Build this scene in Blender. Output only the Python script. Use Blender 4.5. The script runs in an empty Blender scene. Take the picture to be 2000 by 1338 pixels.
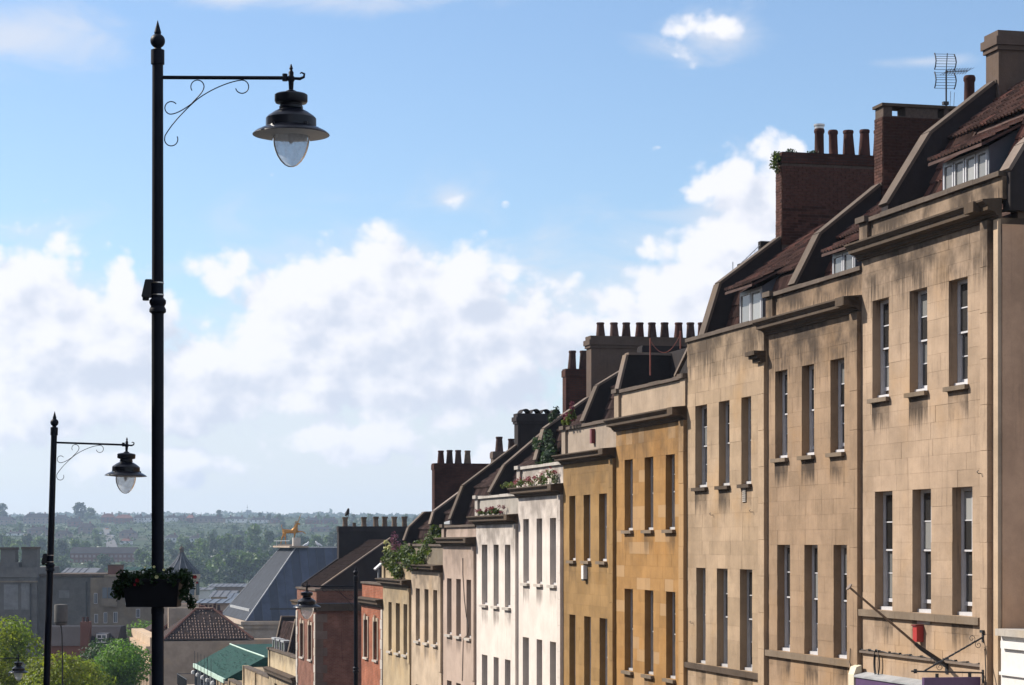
import bpy, math, random
import numpy as np
from math import sin, cos, pi, radians, atan2, sqrt
from mathutils import Vector, noise as mno

sc = bpy.context.scene
COL = sc.collection
random.seed(7)

# ------------------------------------------------------------------ camera
F, CX, HY = 4400.0, 1000.0, 1060.0          # focal length and horizon in photograph pixels
cd = bpy.data.cameras.new('camera'); cam = bpy.data.objects.new('camera', cd); COL.objects.link(cam)
cd.sensor_width = 36; cd.lens = F / 2000 * 36; cd.shift_y = (HY - 669) / 2000
cd.clip_start = 0.5; cd.clip_end = 30000
cam.rotation_euler = (pi / 2, 0, 0); sc.camera = cam

# street frame: facades run along D (away, downhill), N points into the terrace
K = 19.5; UVP = -85.0
_ds = (UVP - CX) / F; _n = sqrt(1 + _ds * _ds)
D = (_ds / _n, 1 / _n); N = (1 / _n, -_ds / _n)
ROT = atan2(-D[1], -D[0])

# ------------------------------------------------------------------ light
SUN_EL = radians(38); _a = radians(37)
_hx = -cos(_a) * N[0] + sin(_a) * D[0]; _hy = -cos(_a) * N[1] + sin(_a) * D[1]
SUN_AZ = atan2(_hx, _hy)                    # clockwise from +Y
SUN_DIR = Vector((_hx * cos(SUN_EL), _hy * cos(SUN_EL), sin(SUN_EL)))
sl = bpy.data.lights.new('sun', 'SUN'); sl.energy = 5.0; sl.angle = radians(0.53); sl.color = (1.0, 0.93, 0.83)
so = bpy.data.objects.new('sun', sl); COL.objects.link(so)
so.rotation_euler = SUN_DIR.to_track_quat('Z', 'Y').to_euler(); so.location = (-50, 40, 60)
sc.view_settings.view_transform = 'Standard'; sc.view_settings.look = 'None'
sc.view_settings.exposure = 0.62; sc.view_settings.gamma = 1.0; sc.view_settings.use_curve_mapping = False
sc.render.engine = 'CYCLES'
sc.cycles.max_bounces = 8; sc.cycles.volume_bounces = 0; sc.cycles.transparent_max_bounces = 12
sc.cycles.use_denoising = True
try:
    sc.cycles.denoiser = 'OPENIMAGEDENOISE'
except Exception:
    pass


class NT:
    """small helper for node trees"""
    def __init__(s, tree): s.t = tree
    def n(s, typ, **kw):
        x = s.t.nodes.new(typ)
        for k, v in kw.items(): setattr(x, k, v)
        return x
    def put(s, sock, v):
        if isinstance(v, bpy.types.NodeSocket): s.t.links.new(v, sock)
        elif v is not None: sock.default_value = v
    def m(s, op, a, b=None, c=None, clamp=False):
        x = s.n('ShaderNodeMath', operation=op, use_clamp=clamp)
        s.put(x.inputs[0], a); s.put(x.inputs[1], b)
        if c is not None: s.put(x.inputs[2], c)
        return x.outputs[0]
    def v(s, op, a, b=None, c=None):
        x = s.n('ShaderNodeVectorMath', operation=op)
        s.put(x.inputs[0], a); s.put(x.inputs[1], b)
        if c is not None: s.put(x.inputs[2], c)
        return x.outputs['Value'] if op in ('DOT_PRODUCT', 'LENGTH') else x.outputs[0]
    def mix(s, f, a, b, typ='MIX'):
        x = s.n('ShaderNodeMix', data_type='RGBA', blend_type=typ)
        s.put(x.inputs['Factor'], f); s.put(x.inputs[6], a); s.put(x.inputs[7], b)
        return x.outputs[2]
    def ramp(s, f, lo, hi, a=0.0, b=1.0, smooth=True):
        x = s.n('ShaderNodeMapRange', interpolation_type='SMOOTHSTEP' if smooth else 'LINEAR')
        s.put(x.inputs[0], f)
        for i, q in zip((1, 2, 3, 4), (lo, hi, a, b)): s.put(x.inputs[i], q)
        return x.outputs[0]
    def noise(s, vec, scale, detail=4, rough=.5, dist=0.0, dim='3D'):
        x = s.n('ShaderNodeTexNoise', noise_dimensions=dim); s.put(x.inputs['Vector'], vec)
        x.inputs['Scale'].default_value = scale; x.inputs['Detail'].default_value = detail
        x.inputs['Roughness'].default_value = rough; x.inputs['Distortion'].default_value = dist
        return x.outputs['Fac']
    def vor(s, vec, scale, detail=2, smooth=.6):
        x = s.n('ShaderNodeTexVoronoi', feature='F1', voronoi_dimensions='2D'); s.put(x.inputs['Vector'], vec)
        x.inputs['Scale'].default_value = scale
        if 'Detail' in x.inputs: x.inputs['Detail'].default_value = detail
        return x.outputs['Distance']


# ------------------------------------------------------------------ world: Nishita sky with cumulus (by direction)
def AE(u, v):
    a = (u - CX) / F; b = (HY - v) / F
    return atan2(a, 1), atan2(b, sqrt(1 + a * a))

CUMULUS = [  # centre and radii in photograph pixels, weakness
    (735, 545, 105, 95, 0), (555, 610, 90, 95, 0), (640, 600, 120, 90, .05), (540, 700, 90, 90, 0), (905, 575, 110, 85, 0), (760, 660, 270, 130, -.1),
    (1060, 650, 130, 95, .1), (980, 720, 160, 90, .15), (620, 730, 180, 90, 0), (860, 740, 250, 90, .05),
    (60, 650, 150, 170, 0), (300, 640, 90, 90, .25), (90, 800, 220, 90, .2), (150, 600, 110, 70, .2), (235, 560, 60, 55, .2), (190, 690, 190, 90, .05), (430, 540, 115, 70, .5),
    (410, 720, 130, 80, .1), (330, 800, 260, 80, .3), (700, 860, 300, 60, .45), (300, 900, 260, 60, .5), (950, 900, 160, 50, .5), (20, 560, 60, 70, .2),
    (1440, 365, 95, 60, .2), (1510, 400, 100, 110, 0), (1400, 540, 150, 90, .05), (1300, 570, 100, 80, .2), (1540, 320, 60, 45, .1),
    (1270, 620, 150, 90, .15), (1440, 470, 90, 70, .25),
    (1400, 50, 170, 60, .80), (1320, 110, 100, 50, .86), (1290, 288, 60, 28, 1.0), (880, 392, 70, 42, 1.0), (985, 395, 40, 26, 1.16),
    (530, 342, 48, 26, 1.2)]
VEIL = [(650, 830, 900, 170, .1), (500, 960, 1500, 190, -.5), (900, 860, 500, 150, .2), (40, 70, 330, 95, .25), (560, 0, 520, 40, .4),
        (1800, 120, 190, 22, .55), (1450, 470, 260, 260, .45), (1390, 75, 170, 75, .35), (880, 390, 70, 50, .4), (120, 650, 420, 240, .3), (800, 690, 520, 290, .05), (1300, 560, 300, 200, .3)]
g = bpy.data.node_groups.new('cloud_field', 'ShaderNodeTree')
g.interface.new_socket('P', in_out='INPUT', socket_type='NodeSocketVector')
g.interface.new_socket('Cumulus', in_out='OUTPUT', socket_type='NodeSocketFloat')
G = NT(g)
gi = G.n('NodeGroupInput'); go = G.n('NodeGroupOutput'); P = gi.outputs[0]
def blobmin(lst):
    m = None
    for u, v, ru, rv, w in lst:
        a, e = AE(u, v); sx, sy = F / ru, F / rv
        q = G.v('MULTIPLY_ADD', P, (sx, sy, 0), (-a * sx, -e * sy, 0))
        d = G.m('ADD', G.m('SQRT', G.v('DOT_PRODUCT', q, q)), w)
        m = d if m is None else G.m('SMOOTH_MIN', m, d, .25)
    return m
cov = G.m('SUBTRACT', 1.0, blobmin(CUMULUS))
# the same kind of clouds go on outside the frame
fx = G.v('MULTIPLY_ADD', P, (1 / .30, 1 / .30, 0), (0, -.35, 0))
outm = G.ramp(G.v('DOT_PRODUCT', fx, fx), .8, 1.6)
gen = G.m('MULTIPLY', G.m('SUBTRACT', G.noise(P, 5.0, 2, dim='2D'), .52), 5.0)
gen = G.m('SUBTRACT', G.m('MULTIPLY', outm, G.m('ADD', gen, 2.0)), 2.0)
cov = G.m('MAXIMUM', G.m('MAXIMUM', cov, -2.0), gen)
Ps = G.v('MULTIPLY', P, (1.0, 1.25, 1))
n1 = G.noise(Ps, 26, 8, .57, .3, '2D')
v1 = G.vor(Ps, 55, 2, .5)
f = G.m('ADD', G.m('MULTIPLY_ADD', cov, 1.25, .46), G.m('MULTIPLY_ADD', n1, 1.9, -.95))
f = G.m('ADD', f, G.m('MULTIPLY_ADD', v1, -.75, .34))
g.links.new(f, go.inputs[0])

W = bpy.data.worlds.new('World'); sc.world = W; W.use_nodes = True
wt = W.node_tree; wt.nodes.clear(); w = NT(wt)
sky = w.n('ShaderNodeTexSky', sky_type='NISHITA', sun_disc=False, sun_elevation=SUN_EL, sun_rotation=SUN_AZ,
          altitude=50, air_density=1.0, dust_density=.35, ozone_density=2.2)
tc = w.n('ShaderNodeTexCoord'); sp = w.n('ShaderNodeSeparateXYZ'); wt.links.new(tc.outputs['Generated'], sp.inputs[0])
x_, y_, z_ = sp.outputs
az = w.m('ARCTAN2', x_, y_)
el = w.m('ARCTAN2', z_, w.m('SQRT', w.m('ADD', w.m('MULTIPLY', x_, x_), w.m('MULTIPLY', y_, y_))))
cb = w.n('ShaderNodeCombineXYZ'); w.put(cb.inputs[0], az); w.put(cb.inputs[1], el); PP = cb.outputs[0]
def field(vec):
    x = w.n('ShaderNodeGroup', node_tree=g); w.put(x.inputs[0], vec); return x.outputs[0]
f0 = field(PP); f1 = field(w.v('ADD', PP, (-.0085, .0075, 0)))
dens = w.ramp(f0, -.10, .50)
lit = w.m('ADD', w.m('MULTIPLY', w.m('SUBTRACT', f0, f1), .55), w.m('MULTIPLY', w.ramp(f0, 1.5, .2), .22))
lit = w.m('ADD', lit, w.m('MULTIPLY', w.m('SUBTRACT', w.noise(PP, 18, 4, dim='2D'), .5), .55))
lit = w.ramp(lit, -.30, .42)
# thin veils
G2 = w; _old = G; G = w; P = PP
vm = w.m('SUBTRACT', 1.0, blobmin(VEIL)); G = _old
veil = w.m('ADD', vm, w.m('MULTIPLY', w.m('SUBTRACT', w.noise(w.v('MULTIPLY', PP, (1, 2.4, 1)), 22, 5, .55, .4, '2D'), .5), 1.5))
veil = w.m('MULTIPLY', w.ramp(veil, -.25, .9), .74)
skyc = w.mix(1.0, sky.outputs[0], (.93, .985, 1.06, 1), 'MULTIPLY')
CW, CS = (7.1, 7.05, 7.35, 1), (4.9, 5.25, 6.1, 1)
c1 = w.mix(veil, skyc, (5.6, 5.8, 6.35, 1))
ccol = w.mix(lit, CS, CW)
c2 = w.mix(w.m('MULTIPLY', dens, .96), c1, ccol)
bg = w.n('ShaderNodeBackground'); w.put(bg.inputs[0], c2); bg.inputs[1].default_value = .094
wo = w.n('ShaderNodeOutputWorld'); wt.links.new(bg.outputs[0], wo.inputs[0])
W.cycles.sampling_method = 'MANUAL'; W.cycles.sample_map_resolution = 512

# ------------------------------------------------------------------ helpers
def link(o): COL.objects.link(o); return o

def tag(o, label=None, cat=None, group=None, kind=None):
    if label: o['label'] = label
    if cat: o['category'] = cat
    if group: o['group'] = group
    if kind: o['kind'] = kind
    return o

def thing(name, label, cat, loc=(0, 0, 0), rz=0.0, group=None):
    o = link(bpy.data.objects.new(name, None)); o.empty_display_size = .3
    o.location = loc; o.rotation_euler = (0, 0, rz)
    return tag(o, label, cat, group)

def dup(root, loc=None, rz=None, label=None, scale=None):
    r = link(root.copy())
    if loc is not None: r.location = loc
    if rz is not None: r.rotation_euler = (0, 0, rz)
    if scale is not None: r.scale = scale
    if label: r['label'] = label
    for ch in KIDS.get(root.name, ()):
        c = link(ch.copy()); c.parent = r; KIDS.setdefault(r.name, []).append(c)
        for gch in KIDS.get(ch.name, ()):
            d = link(gch.copy()); d.parent = c; KIDS.setdefault(c.name, []).append(d)
    return r
KIDS = {}

class MB:
    def __init__(s): s.v = []; s.f = []
    def add(s, vs, fs):
        b = len(s.v); s.v += [tuple(p) for p in vs]; s.f += [tuple(i + b for i in q) for q in fs]; return s
    def box(s, x0, x1, y0, y1, z0, z1):
        return s.add([(x0, y0, z0), (x1, y0, z0), (x1, y1, z0), (x0, y1, z0), (x0, y0, z1), (x1, y0, z1), (x1, y1, z1), (x0, y1, z1)],
                     [(3, 2, 1, 0), (4, 5, 6, 7), (0, 1, 5, 4), (1, 2, 6, 5), (2, 3, 7, 6), (3, 0, 4, 7)])
    def prism_x(s, poly, x0, x1):          # poly of (y,z)
        n = len(poly)
        return s.add([(x0, y, z) for y, z in poly] + [(x1, y, z) for y, z in poly],
                     [tuple(range(n)), tuple(range(2 * n - 1, n - 1, -1))] + [((i + 1) % n, i, i + n, (i + 1) % n + n) for i in range(n)])
    def quad(s, a, b, c, d): return s.add([a, b, c, d], [(0, 1, 2, 3)])
    def tube(s, pts, r, n=8, cap=True):
        pts = [Vector(p) for p in pts]; m = len(pts); rs = r if isinstance(r, (list, tuple)) else [r] * m
        b = len(s.v); up = None
        for i, p in enumerate(pts):
            t = (pts[min(i + 1, m - 1)] - pts[max(i - 1, 0)]).normalized()
            if up is None: up = t.orthogonal().normalized()
            up = (up - t * up.dot(t)).normalized(); q = t.cross(up)
            for k in range(n):
                a = 2 * pi * k / n; s.v.append(tuple(p + (up * cos(a) + q * sin(a)) * rs[i]))
        for i in range(m - 1):
            for k in range(n):
                s.f.append((b + i * n + k, b + i * n + (k + 1) % n, b + (i + 1) * n + (k + 1) % n, b + (i + 1) * n + k))
        if cap:
            s.f.append(tuple(b + k for k in range(n - 1, -1, -1))); s.f.append(tuple(b + (m - 1) * n + k for k in range(n)))
        return s
    def lathe(s, prof, n=24, c=(0, 0, 0), cap=True):    # prof of (r,z)
        b = len(s.v); m = len(prof)
        for r, z in prof:
            for k in range(n):
                a = 2 * pi * k / n; s.v.append((c[0] + r * cos(a), c[1] + r * sin(a), c[2] + z))
        for i in range(m - 1):
            for k in range(n):
                s.f.append((b + i * n + k, b + i * n + (k + 1) % n, b + (i + 1) * n + (k + 1) % n, b + (i + 1) * n + k))
        if cap:
            s.f.append(tuple(b + k for k in range(n - 1, -1, -1))); s.f.append(tuple(b + (m - 1) * n + k for k in range(n)))
        return s
    def build(s, name, mat, parent=None, smooth=False, label=None):
        me = bpy.data.meshes.new(name); me.from_pydata(s.v, [], s.f); me.update()
        return obj(name, me, mat, parent, smooth, label)

def obj(name, me, mat=None, parent=None, smooth=False, label=None):
    o = link(bpy.data.objects.new(name, me))
    if mat is not None and not me.materials: me.materials.append(mat)
    if smooth:
        me.polygons.foreach_set('use_smooth', [True] * len(me.polygons))
        try: me.set_sharp_from_angle(angle=radians(38))
        except Exception: pass
    if parent is not None: o.parent = parent; KIDS.setdefault(parent.name, []).append(o)
    if label: o['label'] = label
    return o

# ------------------------------------------------------------------ measuring: photograph pixel -> street frame
def ray(u): return (u - CX) / F
OD, ON = K * D[0], K * N[0]
def fac(u):                      # distance along the facade line
    return F * K / (u - UVP) * _n
def at_p(u, p):                  # ray with plane parallel to facades, p metres behind -> s, Y
    r = ray(u); Y = (p + ON) / (r * N[0] + N[1]); return Y * (r * D[0] + D[1]) - OD, Y
def at_s(u, s):                  # ray with party-wall plane at s -> p, Y
    r = ray(u); Y = (s + OD) / (r * D[0] + D[1]); return Y * (r * N[0] + N[1]) - ON, Y
def street(s, p, z=0.0): return (K + s * D[0] + p * N[0], s * D[1] + p * N[1], z)
def px(u, v, Y): return Vector(((u - CX) / F * Y, Y, (HY - v) / F * Y))

PROF = [(-120, 5), (0, -1.7), (25, -3.1), (140, -20.3), (200, -25), (320, -27), (500, -28), (700, -25), (900, -17), (1200, -8),
        (1500, -1), (1800, 9), (2100, 18), (2300, 24), (2600, 25), (3000, 24), (3600, 33), (4200, 46), (5300, 10)]
_py = [a for a, b in PROF]; _pz = [b for a, b in PROF]
def gz(x, y):
    z = float(np.interp(y, _py, _pz))
    if y > 320:
        k = min(1, (y - 320) / 600)
        z += k * 3.5 * mno.noise(Vector((x / 260, y / 260, 3.1))) + k * (2.0 if y < 2900 else 5.0) * mno.noise(Vector((x / 90, y / 120, 9.1)))
    return z
def hill(u, v, lo=880, hi=2480):  # where the sight line through a pixel meets the hillside
    best = lo
    for i in range(161):
        Y = lo + (hi - lo) * i / 160; X = ray(u) * Y
        if HY - F * gz(X, Y) / Y <= v: return X, Y, gz(X, Y)
    return ray(u) * hi, hi, gz(ray(u) * hi, hi)

# ------------------------------------------------------------------ materials
def newmat(name):
    m = bpy.data.materials.new(name); m.use_nodes = True
    nt = m.node_tree; nt.nodes.clear(); q = NT(nt)
    b = q.n('ShaderNodeBsdfPrincipled'); o = q.n('ShaderNodeOutputMaterial'); nt.links.new(b.outputs[0], o.inputs[0])
    return m, q, b

def rgb(c): return (c[0], c[1], c[2], 1)
ALB = .90
def mul(c, k): return (c[0] * k, c[1] * k, c[2] * k)

def simple(name, c, rough=.6, metal=0.0, var=.18, scale=6.0, bump=0.0, spec=.5, island=False, objrand=0.0):
    c = mul(c, ALB)
    if rough >= .75: spec = min(spec, .12)
    m, q, b = newmat(name)
    t = q.n('ShaderNodeTexCoord').outputs['Object']
    n = q.noise(t, scale, 5, .6)
    cc = q.mix(q.ramp(n, .25, .75, 0, 1), rgb(mul(c, 1 - var)), rgb(mul(c, 1 + var)))
    if island:
        r = q.n('ShaderNodeNewGeometry').outputs['Random Per Island']
        cc = q.mix(1.0, cc, q.mix(r, (.6, .6, .6, 1), (1.4, 1.4, 1.4, 1)), 'MULTIPLY')
    if objrand:
        r = q.n('ShaderNodeObjectInfo').outputs['Random']
        cc = q.mix(1.0, cc, q.mix(r, (1 - objrand,) * 3 + (1,), (1 + objrand,) * 3 + (1,)), 'MULTIPLY')
    q.put(b.inputs['Base Color'], cc)
    b.inputs['Roughness'].default_value = rough; b.inputs['Metallic'].default_value = metal
    b.inputs['Specular IOR Level'].default_value = spec
    if bump:
        bp = q.n('ShaderNodeBump'); bp.inputs['Strength'].default_value = bump; bp.inputs['Distance'].default_value = .02
        q.put(bp.inputs['Height'], q.noise(t, scale * 6, 5, .6)); q.t.links.new(bp.outputs[0], b.inputs['Normal'])
    return m

def stone(name, c, soot=(.045, .034, .027), amount=.5, ztop=None, fall=1.6, rand=.10, warm=(1.12, .98, .75), patch=None, grain=1.0, zs=(), mott=.78):
    """weathered limestone or render: grain, vertical rain streaks, soot gathered below ledges (heights zs, local)"""
    c = mul(c, ALB); soot = mul(soot, ALB)
    m, q, b = newmat(name)
    t = q.n('ShaderNodeTexCoord').outputs['Object']
    cc = q.mix(q.ramp(q.noise(t, .8, 8, .68), .3, .7), rgb(mul(c, mott)), rgb(mul(c, 1.14)))
    cc = q.mix(q.m('MULTIPLY', q.ramp(q.noise(t, .55, 3), .5, .75), .55), cc, rgb([c[i] * warm[i] for i in range(3)]))
    r = q.n('ShaderNodeObjectInfo').outputs['Random']
    k = q.mix(r, (1 - rand, 1 - rand, 1 - rand * 1.15, 1), (1 + rand, 1 + rand, 1 + rand, 1))
    cc = q.mix(1.0, cc, k, 'MULTIPLY')
    if patch:
        sel = q.m('GREATER_THAN', q.m('FRACT', q.m('MULTIPLY', r, 7.31)), .74)
        cc = q.mix(q.m('MULTIPLY', sel, .55), cc, rgb(patch))
    gr = q.noise(t, 22, 6, .65)
    cc = q.mix(q.m('MULTIPLY', q.ramp(gr, .56, .72), .22 * grain), cc, rgb(mul(c, .45)))
    # rain streaks
    st = q.noise(q.v('MULTIPLY', t, (8, 8, .5)), 1.0, 6, .66)
    st2 = q.noise(q.v('MULTIPLY', t, (24, 24, 1.1)), 1.0, 4, .65)
    s = q.m('MULTIPLY_ADD', st2, .45, q.m('MULTIPLY', st, .75))
    sep = q.n('ShaderNodeSeparateXYZ'); q.t.links.new(t, sep.inputs[0]); z = sep.outputs[2]
    near = None
    for zz, fl, *xx in zs:
        d = q.m('SUBTRACT', zz, z)
        e = q.m('MULTIPLY', q.ramp(d, fl, 0.0, 0, 1, False), q.m('GREATER_THAN', d, -.02))
        if xx: e = q.m('MULTIPLY', e, q.m('LESS_THAN', q.m('ABSOLUTE', q.m('SUBTRACT', sep.outputs[0], xx[0])), xx[1]))
        near = e if near is None else q.m('MAXIMUM', near, e)
    if near is None: near = .0
    thr = q.m('MULTIPLY_ADD', near, .44, s)
    clu = q.ramp(q.noise(t, .9, 4, .6), .34, .62, .25, 1.15)
    msk = q.m('MULTIPLY', q.m('MULTIPLY', q.ramp(thr, .60, .90), amount), clu)
    bl = q.m('MULTIPLY', q.ramp(q.m('MULTIPLY_ADD', near, .22, q.noise(q.v('MULTIPLY', t, (1.6, 1.6, 1.1)), 1.0, 8, .70)), .56, .74), amount * .28)
    cc = q.mix(bl, cc, rgb((.11, .075, .05)))
    cc = q.mix(msk, cc, rgb(soot))
    q.put(b.inputs['Base Color'], cc); b.inputs['Roughness'].default_value = .9; b.inputs['Specular IOR Level'].default_value = .10
    bp = q.n('ShaderNodeBump'); bp.inputs['Strength'].default_value = .5; bp.inputs['Distance'].default_value = .012
    q.put(bp.inputs['Height'], q.m('ADD', gr, q.noise(t, 5, 5, .6))); q.t.links.new(bp.outputs[0], b.inputs['Normal'])
    return m

def brickmat(name, c, c2, mortar, mapping='XZ', scale=1.0):
    m, q, b = newmat(name)
    t = q.n('ShaderNodeTexCoord').outputs['Object']
    sep = q.n('ShaderNodeSeparateXYZ'); q.t.links.new(t, sep.inputs[0])
    cbn = q.n('ShaderNodeCombineXYZ'); q.put(cbn.inputs[0], q.m('ADD', sep.outputs[0], sep.outputs[1])); q.put(cbn.inputs[1], sep.outputs[2])
    br = q.n('ShaderNodeTexBrick'); q.t.links.new(cbn.outputs[0], br.inputs['Vector'])
    br.inputs['Scale'].default_value = 1.0; br.inputs['Brick Width'].default_value = .225 * scale; br.inputs['Row Height'].default_value = .075 * scale
    br.inputs['Mortar Size'].default_value = .008; br.inputs['Color1'].default_value = rgb(c); br.inputs['Color2'].default_value = rgb(c2)
    br.inputs['Mortar'].default_value = rgb(mortar)
    n = q.ramp(q.noise(t, 1.3, 6, .65), .35, .7, .68, 1.15)
    cbx = q.n('ShaderNodeCombineXYZ')
    for i in range(3): q.put(cbx.inputs[i], n)
    cc = q.mix(1.0, br.outputs['Color'], cbx.outputs[0], 'MULTIPLY')
    st = q.noise(q.v('MULTIPLY', t, (6, 6, .5)), 1.0, 4, .6)
    cc = q.mix(q.m('MULTIPLY', q.ramp(st, .58, .75), .45), cc, (.03, .022, .02, 1))
    q.put(b.inputs['Base Color'], cc); b.inputs['Roughness'].default_value = .9; b.inputs['Specular IOR Level'].default_value = .10
    bp = q.n('ShaderNodeBump'); bp.inputs['Strength'].default_value = .6; bp.inputs['Distance'].default_value = .01
    q.put(bp.inputs['Height'], q.m('SUBTRACT', 1.0, br.outputs['Fac'])); q.t.links.new(bp.outputs[0], b.inputs['Normal'])
    return m

def glassmat(name, c=(.012, .013, .015), rough=.04):
    m, q, b = newmat(name)
    r = q.n('ShaderNodeObjectInfo').outputs['Random']
    q.put(b.inputs['Base Color'], q.mix(r, rgb(mul(c, .6)), rgb(mul(c, 2.2))))
    b.inputs['Roughness'].default_value = rough; b.inputs['IOR'].default_value = 1.5
    t = q.n('ShaderNodeTexCoord').outputs['Object']
    bp = q.n('ShaderNodeBump'); bp.inputs['Strength'].default_value = .12; bp.inputs['Distance'].default_value = .02
    q.put(bp.inputs['Height'], q.noise(t, 2.2, 2)); q.t.links.new(bp.outputs[0], b.inputs['Normal'])
    return m

def clearglass(name):
    m, q, b = newmat(name)
    nt = m.node_tree; o = [x for x in nt.nodes if x.type == 'OUTPUT_MATERIAL'][0]; nt.nodes.remove(b)
    tr = q.n('ShaderNodeBsdfTransparent'); tr.inputs[0].default_value = (.90, .92, .94, 1)
    gl = q.n('ShaderNodeBsdfGlossy'); gl.inputs['Roughness'].default_value = .06
    df = q.n('ShaderNodeBsdfTranslucent'); df.inputs[0].default_value = (.8, .82, .85, 1)
    t = q.n('ShaderNodeTexCoord').outputs['Object']
    sep = q.n('ShaderNodeSeparateXYZ'); q.t.links.new(t, sep.inputs[0])
    dirt = q.m('MULTIPLY', q.ramp(q.m('ADD', q.noise(t, 16, 5, .6), q.m('MULTIPLY', sep.outputs[2], 0.0)), .45, .8), .25)
    m1 = q.n('ShaderNodeMixShader'); q.put(m1.inputs[0], q.m('ADD', dirt, .40)); nt.links.new(tr.outputs[0], m1.inputs[1]); nt.links.new(df.outputs[0], m1.inputs[2])
    lw = q.n('ShaderNodeLayerWeight'); lw.inputs[0].default_value = .10
    m2 = q.n('ShaderNodeMixShader'); q.put(m2.inputs[0], lw.outputs['Fresnel']); nt.links.new(m1.outputs[0], m2.inputs[1]); nt.links.new(gl.outputs[0], m2.inputs[2])
    nt.links.new(m2.outputs[0], o.inputs[0])
    return m

def leafmat(name, c, c2, trans=.35, zgrad=None, cl=1.2):
    m, q, b = newmat(name)
    t = q.n('ShaderNodeTexCoord').outputs['Object']
    isl = q.n('ShaderNodeNewGeometry').outputs['Random Per Island']
    r = q.n('ShaderNodeObjectInfo').outputs['Random']
    cc = q.mix(q.ramp(q.noise(t, cl, 3), .35, .65), rgb(c), rgb(c2))
    cc = q.mix(1.0, cc, q.mix(isl, (.62, .62, .62, 1), (1.38, 1.38, 1.38, 1)), 'MULTIPLY')
    cc = q.mix(1.0, cc, q.mix(r, (.72, .75, .8, 1), (1.28, 1.25, 1.15, 1)), 'MULTIPLY')
    q.put(b.inputs['Base Color'], cc); b.inputs['Roughness'].default_value = .55; b.inputs['Specular IOR Level'].default_value = .3
    nt = m.node_tree; o = [x for x in nt.nodes if x.type == 'OUTPUT_MATERIAL'][0]
    tl = q.n('ShaderNodeBsdfTranslucent'); q.put(tl.inputs[0], q.mix(1.0, cc, (1.2, 1.25, .7, 1), 'MULTIPLY'))
    ms = q.n('ShaderNodeMixShader'); ms.inputs[0].default_value = trans
    nt.links.new(b.outputs[0], ms.inputs[1]); nt.links.new(tl.outputs[0], ms.inputs[2]); nt.links.new(ms.outputs[0], o.inputs[0])
    return m

M = {}
M['iron'] = simple('black_painted_iron', (.006, .008, .015), .5, 0, .2, 3, spec=.14)
M['iron_matt'] = simple('dull_black_iron', (.016, .016, .018), .5, 0, .2, 3)
M['enamel'] = simple('black_enamel', (.007, .008, .014), .28, 0, .15, 4, spec=.28)
M['reflector'] = simple('pale_reflector', (.62, .62, .6), .4, 0, .1, 4)
M['bowl'] = clearglass('lamp_bowl_glass')
M['steel_band'] = simple('steel_band', (.55, .5, .46), .3, .9, .15, 10)
M['planter'] = simple('black_plastic_planter', (.008, .008, .010), .6, 0, .15, 5, spec=.15)
M['white_paint'] = simple('white_window_paint', (.56, .55, .56), .45, 0, .06, 8)
M['grey_paint'] = simple('off_white_window_paint', (.46, .45, .45), .5, 0, .1, 6)
M['pane'] = glassmat('window_glass', (.022, .022, .022))
M['pane_pale'] = glassmat('window_glass_with_blind', (.13, .13, .125), .06)
M['sill'] = stone('sill_stone', (.20, .155, .115), amount=.5)
M['sill_pale'] = stone('pale_sill_stone', (.46, .42, .38), amount=.5)
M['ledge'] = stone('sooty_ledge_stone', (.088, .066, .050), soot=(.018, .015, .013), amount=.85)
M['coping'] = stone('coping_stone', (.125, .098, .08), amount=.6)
M['coping_lit'] = stone('lit_coping_stone', (.20, .16, .135), amount=.35)  # brighter copy of the coping stone, sunlight put into its colour
M['render'] = stone('weathered_render', (.115, .085, .07), amount=.5)
M['flank'] = stone('brown_flank_render', (.62, .39, .255), amount=.35)
M['strip'] = stone('pale_corner_stone', (.46, .35, .25), amount=.3)
M['render_shade'] = stone('shade_darkened_render', (.036, .031, .032), amount=.4)  # base colour lowered to deepen the shade on the party-wall sides
M['brickwall'] = brickmat('sooty_chimney_brick', (.06, .025, .019), (.078, .033, .024), (.036, .029, .027))
M['mortar'] = simple('lime_mortar', (.10, .075, .062), .95, 0, .2, 12)
M['brick'] = simple('red_brick', (.074, .035, .027), .9, 0, .22, 9, .3, .2, objrand=.35)
M['tile'] = simple('brown_roof_tile', (.085, .045, .036), .8, 0, .25, 5, .3, .25, objrand=.45)
M['tile_red'] = simple('red_brown_roof_tile', (.115, .052, .040), .8, 0, .25, 5, .3, .25, objrand=.45)
M['tile_sheet'] = simple('roof_tile_rows', (.080, .050, .043), .85, 0, .3, 3, .3, .25, island=True)
M['pot_red'] = simple('terracotta', (.062, .026, .021), .85, 0, .22, 4, .2, .2, objrand=.2)
M['pot_dark'] = simple('sooty_terracotta', (.07, .042, .036), .88, 0, .3, 4, .2, .2, objrand=.35)
M['pot_buff'] = simple('buff_clay', (.16, .115, .085), .88, 0, .3, 4, .2, .2, objrand=.25)
M['lead'] = simple('lead_sheet', (.10, .115, .14), .5, .1, .2, 1.2, .1, .4)
M['lead_light'] = simple('weathered_lead', (.34, .35, .36), .55, .1, .2, 2, .1, .4)
M['alarm_red'] = simple('red_alarm_box', (.42, .035, .03), .4, 0, .1, 6)
M['alarm_dark'] = simple('dark_red_alarm_box', (.16, .012, .016), .4, 0, .1, 6)
M['white_box'] = simple('white_plastic', (.72, .70, .68), .45, 0, .06, 6)
M['purple'] = simple('purple_fascia_paint', (.085, .042, .115), .5, 0, .08, 2)
M['cream_block'] = simple('cream_painted_block', (.62, .56, .42), .7, 0, .08, 3)
M['pole_wood'] = simple('varnished_pole', (.16, .10, .06), .45, 0, .2, 6)
M['cable'] = simple('black_cable', (.02, .018, .017), .6)
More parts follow.
